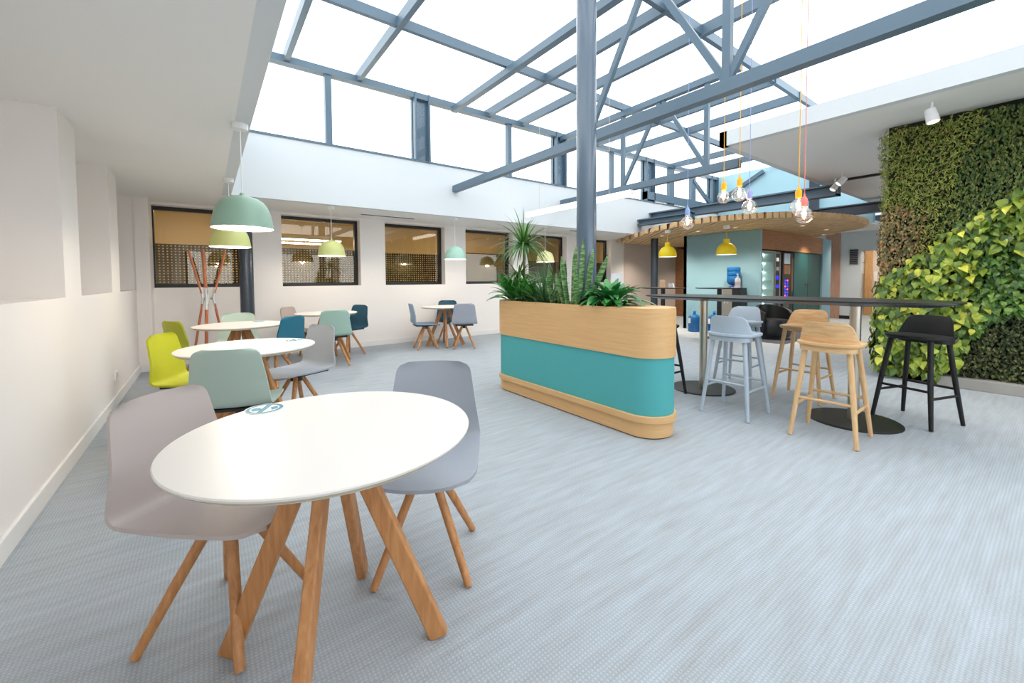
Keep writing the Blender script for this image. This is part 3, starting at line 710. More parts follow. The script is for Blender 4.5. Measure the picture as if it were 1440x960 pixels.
def bulb(x, y, z, sock, cordm, label, r=.072, ztop=ZR - .08):
    t = thing('globe_bulb_pendant', label, 'lamp', (x, y, 0), 0, 'globe bulb pendants over the long table')
    pr = [(r * math.sin(a), z - r * math.cos(a)) for a in [.001 + k * (PI - .42) / 22 for k in range(23)]] + [(.022, z + r * 1.12), (.02, z + r * 1.2)]
    obj('glass_globe', MB().lathe(pr, n=32), M_bulbglass, t, 60)
    obj('filament', MB().lathe([(.0001, z - .02), (.012, z - .012), (.016, z + .004), (.010, z + .022), (.004, z + .06)], n=14), M_fil, t, 60)
    obj('socket', MB().lathe([(.0001, z + r * 1.18), (.026, z + r * 1.18), (.027, z + r * 1.18 + .06), (.018, z + r * 1.18 + .075), (.008, z + r * 1.18 + .09), (.006, z + r * 1.18 + .115), (.0001, z + r * 1.18 + .116)], n=20), sock, t, 50)
    obj('cord', MB().tube([(0, 0, z + r * 1.18 + .11), (0, 0, ztop + .004)], .0035, 8), cordm, t)
    ld = bpy.data.lights.new('bulb_glow', 'POINT'); ld.energy = 1.5; ld.color = (1, .84, .64); ld.shadow_soft_size = .03
    lo = bpy.data.objects.new('bulb_glow', ld); COL.objects.link(lo); lo.parent = t; lo.location = (0, 0, z - .03)
S_or = plain('orange_socket', (246, 176, 8), .5); S_bl = plain('lilac_socket', (150, 156, 206), .5); S_lb = plain('light_blue_socket', (128, 156, 208), .5); S_pk = plain('coral_socket', (236, 128, 120), .5)
bulb(4.4, 2.589, 1.856, S_lb, S_lb, 'globe bulb on a light blue cord, leftmost and lowest of the cluster')
bulb(4.4, 2.185, 2.076, S_or, S_or, 'globe bulb on an orange socket, left one of the high pair', .064)
bulb(4.4, 2.026, 2.079, S_or, S_or, 'globe bulb on an orange socket, right one of the high pair')
bulb(4.4, 1.928, 1.935, S_bl, S_bl, 'globe bulb on a lilac socket and cord')
bulb(4.46, 1.52, 1.885, S_or, S_or, 'globe bulb on an orange socket partly behind the coral one')
bulb(4.36, 1.44, 1.784, S_pk, S_pk, 'globe bulb on a coral pink socket and cord')

t = thing('linear_pendant_lamp', 'long white strip light hanging beneath the skylight behind the tall column', 'lamp', (5.2, 0, 0))
obj('housing', B(-.035, .035, 3.96, 6.5, 2.50, 2.57), M_plw, t, 0); obj('diffuser', B(-.04, .04, 3.97, 6.49, 2.485, 2.50), M_emit, t, 0)
obj('lit_side', B(-.042, -.035, 3.97, 6.49, 2.50, 2.565), M_emit, t, 0)
for y in (4.4, 6.1): obj('cable', MB().tube([(0, y, 2.57), (0, y, ZR - .078)], .003, 6), M_inox, t)

# track spots on the right ceiling
t = thing('ceiling_track', 'dark lighting track across the right ceiling', 'track', (0, 0, 0))
obj('rail', B(9.5, 9.56, -1.5, 2.58, CZ - .04, CZ), M_black, t, 0)
def spot(x, y, label, tgt, e=45):
    t = thing('ceiling_spot', label, 'lamp', (x, y, 0), 0, 'white ceiling spots')
    d = (Vector(tgt) - Vector((x, y, CZ - .14))).normalized()
    obj('bracket', MB().tube([(0, 0, CZ), (0, 0, CZ - .13)], .012, 10), M_plw, t)
    sh = obj('spot_head', MB().tube([Vector((0, 0, CZ - .14)) - d * .07, Vector((0, 0, CZ - .14)) + d * .07], [.045, .055], 20), M_plw, t, 40)
    obj('spot_lens', MB().tube([Vector((0, 0, CZ - .14)) + d * .068, Vector((0, 0, CZ - .14)) + d * .075], .045, 20), M_emitw, sh, 40)
    ld = bpy.data.lights.new('spot_beam', 'SPOT'); ld.energy = e; ld.color = (1, .86, .72); ld.spot_size = 1.3; ld.spot_blend = .8; ld.shadow_soft_size = .05
    lo = bpy.data.objects.new('spot_beam', ld); COL.objects.link(lo); lo.parent = t; lo.location = Vector((0, 0, CZ - .14)) + d * .1
    lo.rotation_mode = 'QUATERNION'; lo.rotation_quaternion = d.to_track_quat('-Z', 'Y')
spot(9.4, 2.62, 'white ceiling spot nearest the skylight edge', (9.0, 3.2, 1.9), 14); spot(8.95, 2.4, 'white ceiling spot next to the one at the skylight edge', (8.5, 3.3, 1.9), 14)
spot(6.15, .9, 'white ceiling spot aimed at the carpet by the plant wall', (6.0, .3, 0)); spot(6.15, -.5, 'white ceiling spot above the near part of the plant wall', (6.1, -.5, 0))
# soffit vents, wall socket, wall grille
for x0, x1, y, lab in ((2.15, 3.15, 7.25, 'slotted air vent in the soffit above the third window'), (6.83, 7.4, 6.95, 'slotted air vent in the soffit right of the planter plants')):
    t = thing('ceiling_vent', lab, 'vent', (0, 0, ZS), 0, 'slot vents in the soffit')
    obj('vent_frame', MB().box(x0, x1, y - .05, y + .05, -.012, 0), M_plw, t, 0)
    obj('slots', MB().box(x0 + .02, x1 - .02, y - .032, y - .01, -.016, -.011).box(x0 + .02, x1 - .02, y + .01, y + .032, -.016, -.011), M_frame, t, 0)
t = thing('wall_socket', 'white double power socket low on the left wall', 'socket', (XL, 5.70, .29))
cp = obj('cover_plate', B(0, .012, -.085, .085, -.045, .045), M_plw, t, 0, .003)
for y in (-.04, .04): obj('outlet', MB().tube([(.0115, y, 0), (.014, y, 0)], .024, 20), plain('outlet_grey', (206, 204, 200), .5), cp)
t = thing('wall_vent_grille', 'grey louvred vent grille on the pale grey wall', 'vent', (XR, 3.77, 1.84))
gf = obj('grille_frame', B(-.03, 0, -.1, .1, -.22, .22), M_grille, t, 0)
for k in range(8): obj('louvre', B(-.036, -.028, -.085, .085, -.2 + k * .052, -.17 + k * .052), M_frame, gf, 0)

# ------------------------------------------------------------------ coat rack
t = thing('coat_rack', 'wooden coat rack of splayed bent poles by the left window', 'coat rack', (.02, 7.0, 0))
for a, rt, rb in ((2.95, .20, .22), (.25, .21, .22), (-1.9, .13, .16)):
    c, s = math.cos(a), math.sin(a)
    po = obj('pole', MB().tube([(c * rb, s * rb, 0), (c * .07, s * .07, .93)], .021, 10, flat=.7).tube([(c * .07, s * .07, 1.07), (c * rt, s * rt, 1.64), (c * rt, s * rt, 1.655)], [.021, .021, .016], 10, flat=.7), M_rack, t, 50)
    obj('metal_joint', MB().tube([(c * .085, s * .085, .85), (c * .058, s * .058, 1.0), (c * .085, s * .085, 1.15)], .019, 10), plain('satin_metal', (214, 214, 214), .35, .6), po, 40)
obj('centre_ring', MB().lathe([(.03, .985), (.05, .985), (.05, 1.015), (.03, 1.015)], n=24), M_inox, t, 40)

# ------------------------------------------------------------------ kiosk under the canopy
KX, KY, KZ = 9.5, 3.93, 2.27
struct('wall_kiosk', MB().box(KX, KX + .09, KY, 5.68, 0, KZ).box(KX, 13.9, 5.6, 5.68, 0, KZ).box(KX + .09, 13.9, 4.8, 5.6, 0, KZ), M_kiosk, label='powder blue kiosk wall')
struct('wall_kiosk_end', B(13.25, 13.9, KY, 4.8, 0, KZ), M_kiosk, label='powder blue kiosk end pier')
struct('trim_2', B(KX + .09, 13.25, KY + .01, 4.2, 1.86, KZ), M_fascia, label='timber fascia above the vending machines')
t = thing('tall_cupboard', 'dark teal built in cupboard right of the vending machines', 'cupboard', (0, 0, 0))
obj('carcass', B(11.42, 13.24, 3.99, 4.78, 0, 1.855), M_kdark, t, 0)
for x0, x1, hx in ((11.44, 12.32, 12.24), (12.34, 13.22, 12.42)):
    dr = obj('door', B(x0, x1, 3.965, 3.99, .06, 1.84), M_kdark, t, 0, .003); obj('handle', B(hx - .1, hx + .1, 3.95, 3.966, 1.06, 1.075), M_black, dr, 0)
# snack machine
t = thing('vending_machine', 'lit glass fronted snack vending machine at the corner of the blue wall', 'vending machine', (0, 0, 0), 0, 'vending machines')
x0, x1 = 9.61, 10.63
mb = MB(); mb.box(x0, x1, 4.74, 4.78, .05, 1.83); mb.box(x0, x0 + .05, 3.96, 4.74, .05, 1.83); mb.box(x1 - .05, x1, 3.96, 4.74, .05, 1.83); mb.box(x0, x1, 3.96, 4.74, 1.78, 1.83); mb.box(x0, x1, 3.96, 4.74, .05, .5)
obj('cabinet', mb, plain('silver_cabinet', (150, 150, 146), .4, .3), t, 0); obj('plinth', B(x0 + .04, x1 - .04, 4.0, 4.7, 0, .05), M_black, t, 0)
obj('interior', B(x0 + .05, x1 - .3, 4.7, 4.74, .5, 1.78), plain('pale_interior', (190, 205, 198), .5), t, 0)
obj('side_lining', B(x1 - .335, x1 - .30, 3.97, 4.7, .5, 1.78), plain('pale_side_lining', (196, 210, 204), .4), t, 0)
cpn = obj('control_panel', B(x1 - .3, x1 - .05, 3.955, 4.74, .5, 1.78), M_black, t, 0)
for k, z in enumerate((1.66, 1.45, 1.25, 1.05)): obj('display', B(x1 - .24, x1 - .12, 3.948, 3.956, z - .05, z + .03), emit('blue_display_%d' % k, [(200, 200, 200), (120, 110, 110), (30, 40, 255), (40, 40, 250)][k], .7), cpn, 0)
obj('door_frame', MB().box(x0, x0 + .04, 3.94, 3.96, .45, 1.83).box(x1 - .34, x1 - .3, 3.94, 3.96, .45, 1.83).box(x0, x1 - .3, 3.94, 3.96, 1.78, 1.83).box(x0, x1 - .3, 3.94, 3.96, .45, .5), M_inox, t, 0)
obj('glass_door', B(x0 + .04, x1 - .34, 3.946, 3.952, .5, 1.78), M_clear, t, 0)
obj('delivery_hatch', B(x0 + .1, x1 - .4, 3.945, 3.962, .14, .34), M_black, t, 0)
for k in range(6):
    z = .56 + k * .205; obj('shelf', B(x0 + .05, x1 - .34, 4.0, 4.68, z, z + .012), M_plw, t, 0)
for k in range(7): obj('led', MB().lathe([(.0001, -.022), (.022, 0), (.0001, .022)], (x1 - .357, 4.2, .62 + k * .19), 10), M_led, t)
snackc = [(96, 62, 40), (170, 60, 40), (60, 60, 66), (200, 170, 90), (120, 40, 44), (70, 82, 60)]
lv = ['bottom', 'second lowest', 'third lowest', 'third highest', 'second highest', 'top']
for k in range(6):
    z = .572 + k * .205
    for j in range(3):
        m = plain('snack_wrap_%d_%d' % (k, j), snackc[(k + j * 2) % 6], .35); x = x0 + .11 + j * .11
        sb = MB(); sb.prism([(x - .04, 4.06), (x + .04, 4.06), (x + .045, 4.1), (x + .04, 4.14), (x - .04, 4.14), (x - .045, 4.1)], z, z + .13, [(x - .045, 4.095), (x + .045, 4.095), (x + .045, 4.1), (x + .045, 4.105), (x - .045, 4.105), (x - .045, 4.1)])
        tag(obj('snack_packet', sb, m), '%s snack packet on the %s shelf of the lit vending machine' % (('left', 'middle', 'right')[j], lv[k]), 'snack', 'snack packets in the vending machine')
# coffee machine
t = thing('coffee_machine', 'black coffee vending machine with glowing blue buttons', 'vending machine', (0, 0, 0), 0, 'vending machines')
x0, x1 = 10.66, 11.39
obj('cabinet', B(x0, x1, 3.97, 4.75, .04, 1.83), M_black, t, 0, .006); obj('plinth', B(x0 + .03, x1 - .03, 4.0, 4.7, 0, .04), M_grille, t, 0)
fpn = obj('front_panel', B(x0 + .08, x1 - .16, 3.955, 3.97, .5, 1.8), plain('gloss_black', (14, 14, 16), .12), t, 0)
obj('picture_panel', B(x0 + .16, x1 - .24, 3.949, 3.956, 1.56, 1.8), plain('cup_picture', (170, 186, 200), .4), fpn, 0)
obj('picture_panel', B(x0 + .16, x1 - .22, 3.949, 3.956, 1.32, 1.53), plain('coffee_picture', (150, 108, 70), .4, var=.5), fpn, 0)
for i in range(2):
    for j in range(6): obj('button', B(x0 + .2 + i * .13, x0 + .26 + i * .13, 3.948, 3.956, .8 + j * .07, .84 + j * .07), emit('blue_button_%d%d' % (i, j), (50, 60, 255) if (i + j) % 3 else (220, 90, 160), 1.2), fpn, 0)
obj('dispensing_bay', B(x0 + .14, x1 - .24, 3.95, 3.956, .52, .74), plain('steel_bay', (96, 96, 100), .3, .8), t, 0)
obj('coin_panel', B(x1 - .14, x1 - .03, 3.955, 3.97, .9, 1.7), plain('bronze_panel', (90, 66, 52), .4), t, 0)
tag(obj('floor_mat', B(8.55, 13.2, 3.1, 3.92, 0, .006), M_mat, smooth=0), 'dark grey mat on the floor before the vending machines', 'mat')
t = thing('tub_chair', 'black tub armchair beside the vending machine', 'armchair', (9.25, 3.55, .006), face(-.6, -.8))
obj('seat', MB().lathe([(.0001, .05), (.27, .05), (.29, .1), (.29, .34), (.26, .39), (.0001, .40)], n=36), M_black, t, 40)
rows_o, rows_i = [], []
for i in range(10):
    z = lerp(.12, .68, i / 9); ro, ri = [], []
    for k in range(25):
        a = PI * 1.5 + lerp(-2.1, 2.1, k / 24); zz = z if z < .4 else .4 + (z - .4) * (.55 + .45 * math.cos((k / 24 - .5) * 3.6)); b = .03 * math.sin(PI * i / 9)
        ro.append(((.32 + b) * math.cos(a), (.32 + b) * math.sin(a), zz)); ri.append((.27 * math.cos(a), .27 * math.sin(a), zz))
    rows_o.append(ro); rows_i.append(ri)
obj('backrest', MB().sheet(rows_i, rows_o), M_black, t, 50)
obj('base', MB().lathe([(.2, 0), (.2, .05)], n=28, cap0=True, cap1=True), M_black, t)

# timber canopy
OUT = [(9.58, 7.78), (8.57, 6.35), (7.93, 5.45), (7.66, 4.76), (7.56, 4.0), (7.70, 3.5), (7.87, 3.2), (8.15, 2.92), (8.5, 2.70), (8.95, 2.52), (9.45, 2.40), (9.95, 2.36), (10.45, 2.40), (10.85, 2.47), (11.25, 2.64), (11.7, 3.04), (12.3, 3.55), (12.9, 4.12), (13.6, 5.0), (13.6, 7.78)]
dv = Vector((.69, .724)).normalized(); nv = Vector((dv.y, -dv.x))
t = thing('timber_canopy', 'rounded slatted timber canopy over the blue kiosk', 'canopy', (0, 0, 0))
ps = [Vector(p).dot(nv) for p in OUT]; q = min(ps) + .03; cnt = 0
while q < max(ps) - .01:
    def span(qq):
        hit = []
        for i in range(len(OUT)):
            a, b = Vector(OUT[i]), Vector(OUT[(i + 1) % len(OUT)]); da, db = a.dot(nv) - qq, b.dot(nv) - qq
            if da * db < 0: hit.append((a + (b - a) * (da / (da - db))).dot(dv))
        return (min(hit), max(hit)) if len(hit) > 1 else None
    sp = span(q)
    if sp and sp[1] - sp[0] > .05:
        a = nv * q + dv * sp[0]; b = nv * q + dv * sp[1]
        obj('slat', MB().beam((a.x, a.y, KZ + .055), (b.x, b.y, KZ + .055), .078, .10), M_slat, t, 0)
    cnt += 1
    if cnt % 6 == 0 and sp and sp[1] - sp[0] > .8:
        a = nv * (q + .065) + dv * (sp[0] + .3); b = nv * (q + .065) + dv * (sp[1] - .3)
        obj('runner', MB().beam((a.x, a.y, KZ + .075), (b.x, b.y, KZ + .075), .045, .05), M_gapshade, t, 0)  # dark strip put in as the shade between slat groups
    q += .106 if cnt % 6 else .13
cen = Vector((10.6, 5.1)); obj('backing_board', MB().prism([tuple(Vector(p) + (cen - Vector(p)).normalized() * .05) for p in OUT[::-1]], KZ + .104, KZ + .114), M_gapshade, t, 0)  # unseen board added to keep sky light out of the slat gaps
for p, r in (((8.2, 5.2), (11.6, 3.4)), ((9.6, 6.9), (13.2, 4.9)), ((7.9, 4.2), (10.4, 2.75))):
    obj('carrier', MB().beam((*p, KZ + .14), (*r, KZ + .14), .06, .05), M_slat, t, 0)
for (x, y, zt) in ((9.55, 5.4, 2.76), (9.55, 3.2, 2.76), (12.4, 4.6, 2.72)): obj('hanger', MB().tube([(x, y, KZ + .11), (x, y, zt)], .006, 6), M_inox, t)

def downlight(x, y, z, e, lab, grp, col=(1, .9, .76), size=2.2):
    t = thing('recessed_downlight', lab, 'lamp', (x, y, z), 0, grp)
    obj('trim_ring', MB().lathe([(.035, 0), (.05, -.004), (.05, -.012), (.035, -.012)], n=24), M_plw, t, 40)
    obj('lens', MB().lathe([(.0001, -.008), (.036, -.008)], n=24), M_emitw, t)
    ld = bpy.data.lights.new('downlight_beam', 'SPOT'); ld.energy = e; ld.color = col; ld.spot_size = size; ld.spot_blend = .9; ld.shadow_soft_size = .06
    lo = bpy.data.objects.new('downlight_beam', ld); COL.objects.link(lo); lo.parent = t; lo.location = (0, 0, -.03)
for x, y, lab in ((8.9, 5.9, 'small downlight in the canopy left of the blue wall'), (8.75, 4.9, 'small downlight in the canopy before the left half of the blue wall'), (8.75, 4.1, 'small downlight in the canopy before the right half of the blue wall'),
                  (9.6, 3.2, 'small downlight in the canopy before the snack machine'), (10.8, 3.15, 'small downlight in the canopy before the coffee machine'), (12.0, 3.55, 'small downlight in the canopy before the teal cupboard'), (10.0, 6.95, 'small downlight in the canopy before the taupe wall'), (12.3, 6.6, 'small downlight in the canopy before the timber cabinet')):
    downlight(x, y, KZ + .004, 110, lab, 'downlights in the canopy')  # one canopy downlight is real, the others are added to brighten the kiosk
for x, y, z, lab in ((14.3, 3.4, 2.57, 'downlight in the far soffit before the grey wall'), (14.3, 5.6, 2.57, 'downlight in the far soffit behind the kiosk')): downlight(x, y, z, 120, lab, 'downlights in the far soffit')  # unseen lamps added to brighten the far right end
# cabinet left of the kiosk, far back
t = thing('bookcase', 'timber framed cabinet with dark green door behind the blue wall', 'cabinet', (0, 0, 0))
obj('frame', MB().box(12.55, 12.65, 7.35, 7.8, 0, 2.2).box(13.6, 13.7, 7.35, 7.8, 0, 2.2).box(12.65, 13.6, 7.35, 7.8, .95, 1.02).box(12.65, 13.6, 7.35, 7.8, 0, .2).box(12.65, 13.6, 7.35, 7.8, 2.12, 2.2), M_fascia, t, 0)
obj('back_panel', B(12.65, 13.6, 7.74, 7.79, .2, 2.12), M_fascia, t, 0)
obj('door', B(12.65, 13.6, 7.36, 7.39, .2, .95), M_kdark, t, 0)
for z in (1.35, 1.7): obj('shelf', B(12.65, 13.6, 7.4, 7.74, z, z + .03), M_fascia, t, 0)

# small standing tables behind, and what stands on them
def make_pub(label):
    t = thing('standing_table', label, 'table', (0, 0, 0), 0, 'small round standing tables')
    obj('tabletop', MB().lathe([(.0001, 1.02), (.44, 1.02), (.455, 1.032), (.455, 1.038), (.0001, 1.04)], n=56), M_black, t, 30)
    obj('post', MB().lathe([(.045, .012), (.045, 1.02)], n=24), M_black, t, 40)
    obj('base_disc', MB().lathe([(.26, 0), (.26, .008), (.25, .012), (.0001, .013)], n=40, cap0=True), M_black, t, 30)
    return t
pu = make_pub('small black standing table next to the dark canopy column'); pu.location = (7.98, 5.25, 0)
dup(pu, (8.45, 4.26, 0), 0, 'small black standing table before the water dispenser')
dup(pu, (7.55, 6.2, 0), 0, 'small black standing table hidden behind the planter greenery')
t = thing('display_card', 'white tilted display card showing above the peace lily', 'card', (7.5, 6.12, 1.04), face(-.8, -.6))
obj('card', MB().add([(-.14, .03, .0), (.14, .03, .0), (.12, .09, .32), (-.14, .09, .32), (-.14, .04, .0), (.14, .04, .0), (.12, .1, .32), (-.14, .1, .32)], [(0, 1, 2, 3), (7, 6, 5, 4), (0, 4, 5, 1), (1, 5, 6, 2), (2, 6, 7, 3), (3, 7, 4, 0)]), M_plw, t, 0)
obj('card_foot', B(-.12, .12, -.01, .12, 0, .012), M_plw, t, 0)
t = thing('kraft_caddy', 'small kraft cardboard caddy on the standing table by the column', 'caddy', (7.88, 5.2, 1.04), .5)
obj('box_body', MB().ring([(-.06, -.05), (.06, -.05), (.06, .05), (-.06, .05)], [(-.054, -.044), (.054, -.044), (.054, .044), (-.054, .044)], 0, .12).box(-.06, .06, -.05, .05, 0, .006), plain('kraft_card', (214, 176, 140), .8), t, 0)
obj('flap', MB().box(-.06, -.052, -.05, .05, .11, .17).box(.052, .06, -.05, .05, .11, .16), plain('kraft_card_b', (220, 184, 150), .8), t, 0)
t = thing('napkin_box', 'white tilted napkin box beside the kraft caddy', 'box', (8.0, 5.06, 1.04), .4)
obj('box_body', MB().prism([(-.09, -.05), (.09, -.05), (.09, .05), (-.09, .05)], 0, .09, [(-.12, -.04), (.0, -.04), (.0, .04), (-.12, .04)]), M_plw, t, 0)
obj('slot', B(-.085, -.04, -.01, .01, .0895, .092), M_grille, t, 0)
t = thing('soap_bottle', 'white pump bottle of hand sanitizer on the standing table', 'bottle', (8.45, 3.90, 1.04))
obj('bottle_body', MB().lathe([(.048, 0), (.05, .01), (.05, .15), (.044, .18), (.018, .205), (.016, .22)], n=28, cap0=True), M_plw, t, 50)
obj('pump', MB().lathe([(.018, .22), (.018, .235), (.006, .24), (.006, .262), (.02, .264), (.02, .275)], n=18, cap1=True).tube([(0, 0, .27), (-.05, .0, .268)], .006, 8), M_plw, t, 50)
obj('label', MB().lathe([(.0503, .05), (.0503, .12)], n=28), plain('pinkish_label', (232, 190, 186), .5), t, 50)

# water dispenser and jugs
M_jug = glass('blue_polycarbonate', (40, 130, 200), .12); 
mj, nj, lj, pj = base('blue_jug_plastic'); pj.inputs['Base Color'].default_value = lin((24, 108, 176)); pj.inputs['Roughness'].default_value = .15
pj.inputs['Transmission Weight'].default_value = .35; M_jug = mj
def jugprof(): return [(.0001, 0), (.12, 0), (.135, .015), (.135, .09), (.129, .1), (.135, .11), (.135, .19), (.129, .2), (.135, .21), (.135, .31), (.125, .345), (.09, .38), (.04, .405), (.028, .415), (.028, .46)]
def jug(label, loc):
    t = thing('water_jug', label, 'water jug', loc, 0, 'blue water cooler jugs')
    obj('jug_body', MB().lathe(jugprof(), n=36), M_jug, t, 50)
    obj('cap', MB().lathe([(.032, .445), (.032, .485), (.0001, .487)], n=20), plain('blue_cap', (60, 140, 200), .4), t, 40)
    return t
j0 = jug('blue water jug standing on the floor against the blue wall', (9.1, 5.16, 0))
j0l = obj('label', B(-.137, -.133, .02, .07, .2, .32), M_plw, j0, 0)
dup(j0, (9.3, 4.80, 0), 0, 'blue water jug on the floor half hidden by the table post')
t = thing('water_dispenser', 'water dispenser with steel front against the blue wall', 'water dispenser', (9.3, 4.36, 0))
obj('cabinet', B(-.14, .16, -.19, .19, .02, 1.02), M_black, t, 0, .01); wf = obj('front_panel', B(-.15, -.14, -.02, .19, .35, 1.0), M_inox, t, 0); obj('lower_panel', B(-.15, -.14, -.02, .19, .03, .33), plain('grey_panel', (190, 184, 178), .5), t, 0)
obj('drip_tray', B(-.22, -.14, .0, .17, .40, .43), M_grille, t, 0)
for y in (.05, .12): obj('tap', MB().tube([(-.15, y, .72), (-.19, y, .72), (-.19, y, .69)], .008, 8), M_plw, wf)
obj('collar', MB().lathe([(.13, 1.02), (.1, 1.06), (.0001, 1.06)], n=28), plain('navy_collar', (20, 40, 120), .4), t, 40)
t = thing('water_jug', 'upturned blue water jug on top of the water dispenser', 'water jug', (9.28, 4.37, 1.06), 0, 'blue water cooler jugs')
obj('jug_body', MB().lathe([(r, .415 - h) for r, h in jugprof() if h < .41][::-1], n=36), M_jug, t, 50)

# ------------------------------------------------------------------ green plant wall
GX, GY = 6.78, 1.36
t = thing('plant_wall', 'living green wall on a pale concrete plinth', 'plant wall', (0, 0, 0))
obj('backing_panel', B(GX, 7.2, YN + .02, GY, 0, CZ - .002), plain('dark_felt_backing', (34, 40, 22), .95), t, 0)
obj('plinth', B(6.6, GX, YN + .02, .86, 0, .115), M_concrete, t, 0, .006)
obj('edge_trim', B(6.86, 6.9, GY, GY + .012, 0, CZ - .002), M_greyw, t, 0)
def ip(tab, y):
    if y >= tab[0][0]: return tab[0][1]
    for (a, b), (c, d_) in zip(tab, tab[1:]):
        if y >= c: return lerp(b, d_, (a - y) / (a - c))
    return tab[-1][1]
UP = [(1.5, 1.08), (1.31, 1.22), (1.04, 1.48), (.75, 1.76), (.39, 2.05), (.0, 2.25), (-1, 2.6), (-3.6, 2.9)]
LOW = [(.76, 0), (.70, .345), (.665, .49), (.5, .756), (.27, .846), (0, .9), (-1, 1.0), (-3.6, 1.1)]
zones = {k: MB() for k in ('pothos', 'ivy', 'dense', 'rust', 'fern', 'dark')}
def heart(mb, p, nrm, dn, L, W):
    nrm = nrm.normalized(); dn = (dn - nrm * dn.dot(nrm)).normalized(); sd = dn.cross(nrm)
    prof = [(0, .0), (-.02, .55), (.18, 1.0), (.5, .82), (.8, .36), (1, 0)]
    c = []; l = []; r = []
    for u, h in prof:
        b = p + dn * (L * u) + nrm * (.12 * L * math.sin(PI * max(0, u)) - .16 * L * u * u)
        c.append(b - nrm * .04 * L * (0 < u < 1)); l.append(b + sd * (W / 2 * h) + nrm * .05 * L * h); r.append(b - sd * (W / 2 * h) + nrm * .05 * L * h)
    o = len(mb.v); mb.v += [tuple(q) for q in c + l[1:5] + r[1:5]]
    C = lambda i: o + i
    Lf = lambda i: C(0) if i == 0 else (C(5) if i == 5 else o + 6 + i - 1)
    Rf = lambda i: C(0) if i == 0 else (C(5) if i == 5 else o + 10 + i - 1)
    for i in range(5):
        mb.f.append(tuple(dict.fromkeys((C(i), Lf(i), Lf(i + 1), C(i + 1))))); mb.f.append(tuple(dict.fromkeys((C(i + 1), Rf(i + 1), Rf(i), C(i)))))
def tiny(mb, p, nrm, dn, L, W):
    nrm = nrm.normalized(); dn = (dn - nrm * dn.dot(nrm)).normalized(); sd = dn.cross(nrm)
    a = [p, p + dn * L * .5 + sd * W / 2 + nrm * W * .2, p + dn * L - nrm * L * .15, p + dn * L * .5 - sd * W / 2 + nrm * W * .2]
    o = len(mb.v); mb.v += [tuple(q) for q in a]; mb.f.append((o, o + 1, o + 2)); mb.f.append((o, o + 2, o + 3))
def plantleaf(y, z, end=False, xx=0):
    n = Vector((-1, 0, .25)) if not end else Vector((-.25, 1, .2))
    n = n + Vector((rnd.uniform(-.3, .3), rnd.uniform(-.6, .6), rnd.uniform(-.4, .5)))
    dn = Vector((rnd.uniform(-.5, 0), rnd.uniform(-.8, .8), -1))
    jit = rnd.uniform(-.05, .05)
    up_, lo_ = ip(UP, y + jit), ip(LOW, y + jit)
    x = GX - .01 if not end else xx
    def P(dep): return Vector((x - rnd.uniform(.0, dep), y, z)) if not end else Vector((x, GY + rnd.uniform(0, dep * .7), z))
    if z < lo_: return 'dense'
    if z < up_:
        if y < .60 + jit * 2 and z < 1.62 + jit * 3: return 'ivy'
        return 'pothos'
    if y > 1.04 + jit * 2 and z < 2.06 + jit: return 'rust'
    if y > .86 + (z - 2.1) * .1 + jit * 3: return 'fern'
    if y > .98 - (z - 1.6) * .3: return 'fern'
    return 'dark'
spec = dict(pothos=(.096, .078, .17, 1), ivy=(.07, .055, .12, 1), dense=(.038, .03, .07, 0), rust=(.04, .026, .09, 0), fern=(.05, .012, .12, 0), dark=(.045, .022, .09, 0))
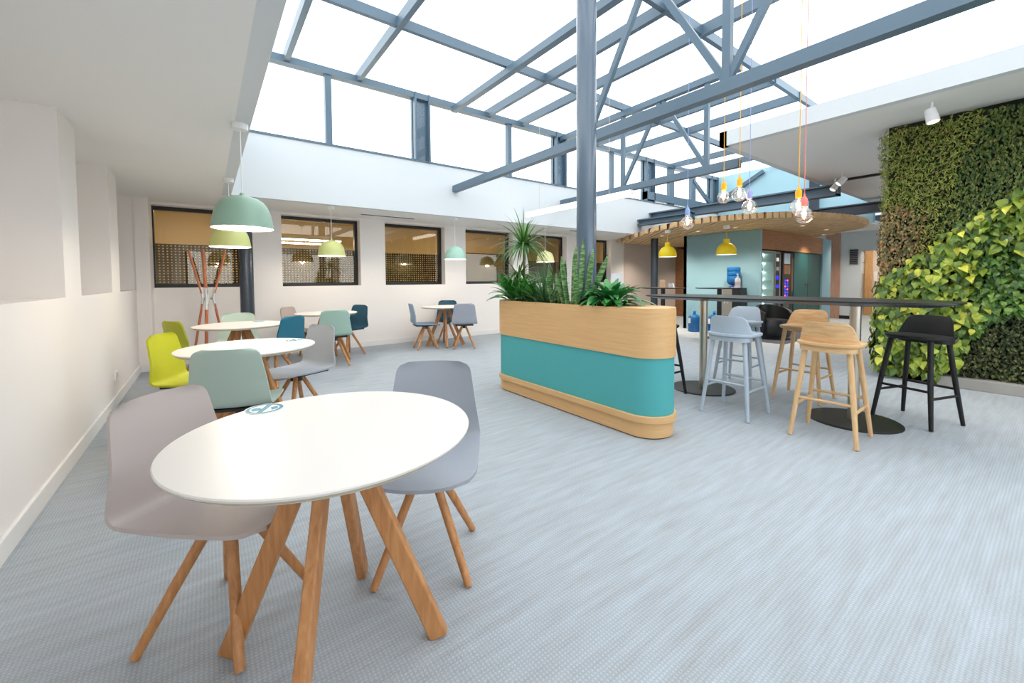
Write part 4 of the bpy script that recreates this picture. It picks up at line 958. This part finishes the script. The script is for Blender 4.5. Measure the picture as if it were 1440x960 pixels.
def scatter(n, y0, y1, z0, z1, keep=1.0, end=False):
    for _ in range(n):
        y = rnd.uniform(y0, y1); z = rnd.uniform(z0, z1); xx = rnd.uniform(GX, 7.0)
        k = plantleaf(y, z, end); L, W, dep, big = spec[k]
        if rnd.random() > {'pothos': .30, 'ivy': .55, 'dense': 1, 'rust': 1, 'fern': 1, 'dark': 1}[k]: continue
        if z < .125 + L and y < .86 and not end: z += L
        s = rnd.uniform(.65, 1.2)
        nn = (Vector((-1, 0, .3)) if not end else Vector((-.3, 1, .2))) + Vector((rnd.uniform(-.35, .35), rnd.uniform(-.6, .6), rnd.uniform(-.4, .6)))
        dn = Vector((rnd.uniform(-.6, -.1), rnd.uniform(-.7, .7), -1))
        if k == 'fern': dn = Vector((rnd.uniform(-1, -.3), rnd.uniform(-.6, .6), rnd.uniform(-1, .3)))
        dd = rnd.uniform(.0, dep) + .03 * math.sin(y * 9 + z * 5) + .03
        p = Vector((GX - max(.004, dd), y, z)) if not end else Vector((xx, GY + max(.004, dd * .6), z))
        (heart if big else tiny)(zones[k], p, nn, dn, L * s, W * s)
scatter(26000, -.9, 1.38, .10, CZ - .05)
scatter(5000, -3.5, -.9, .14, CZ - .05)
scatter(2600, GY, GY + .001, .08, CZ - .05, end=True)
lab = dict(pothos=('heart_leaf_foliage', [(206, 206, 76), (158, 174, 58), (110, 136, 46), (84, 112, 40), (142, 162, 58), (98, 124, 46), (180, 190, 70), (64, 92, 36), (124, 148, 50), (84, 116, 44)], 'yellow green heart shaped leaves'),
           ivy=('dense_green_foliage', [(70, 110, 40), (96, 136, 50), (54, 88, 34), (118, 152, 62), (76, 106, 40)], 'dense mid green leaves at the right'),
           dense=('small_leaf_foliage', [(84, 92, 48), (56, 66, 34), (116, 120, 70), (42, 52, 26), (72, 82, 42)], 'tiny dark leaves at the bottom right'),
           rust=('rusty_foliage', [(160, 146, 96), (128, 118, 74), (198, 142, 94), (104, 104, 62), (176, 162, 106), (138, 122, 78)], 'small brown and rust coloured leaves'),
           fern=('fern_foliage', [(166, 178, 88), (140, 156, 72), (186, 188, 104), (112, 134, 60), (156, 146, 80)], 'olive feathery leaves'),
           dark=('dark_moss_foliage', [(92, 116, 60), (114, 136, 68), (70, 94, 50), (136, 146, 78), (124, 130, 68)], 'dark green mossy leaves at the top'))
for k, (nm, cols, lb) in lab.items():
    o = obj(nm, zones[k], leafmat(k + '_leaf', cols, .42, .12), t, 0); o['label'] = lb; o['kind'] = 'stuff'
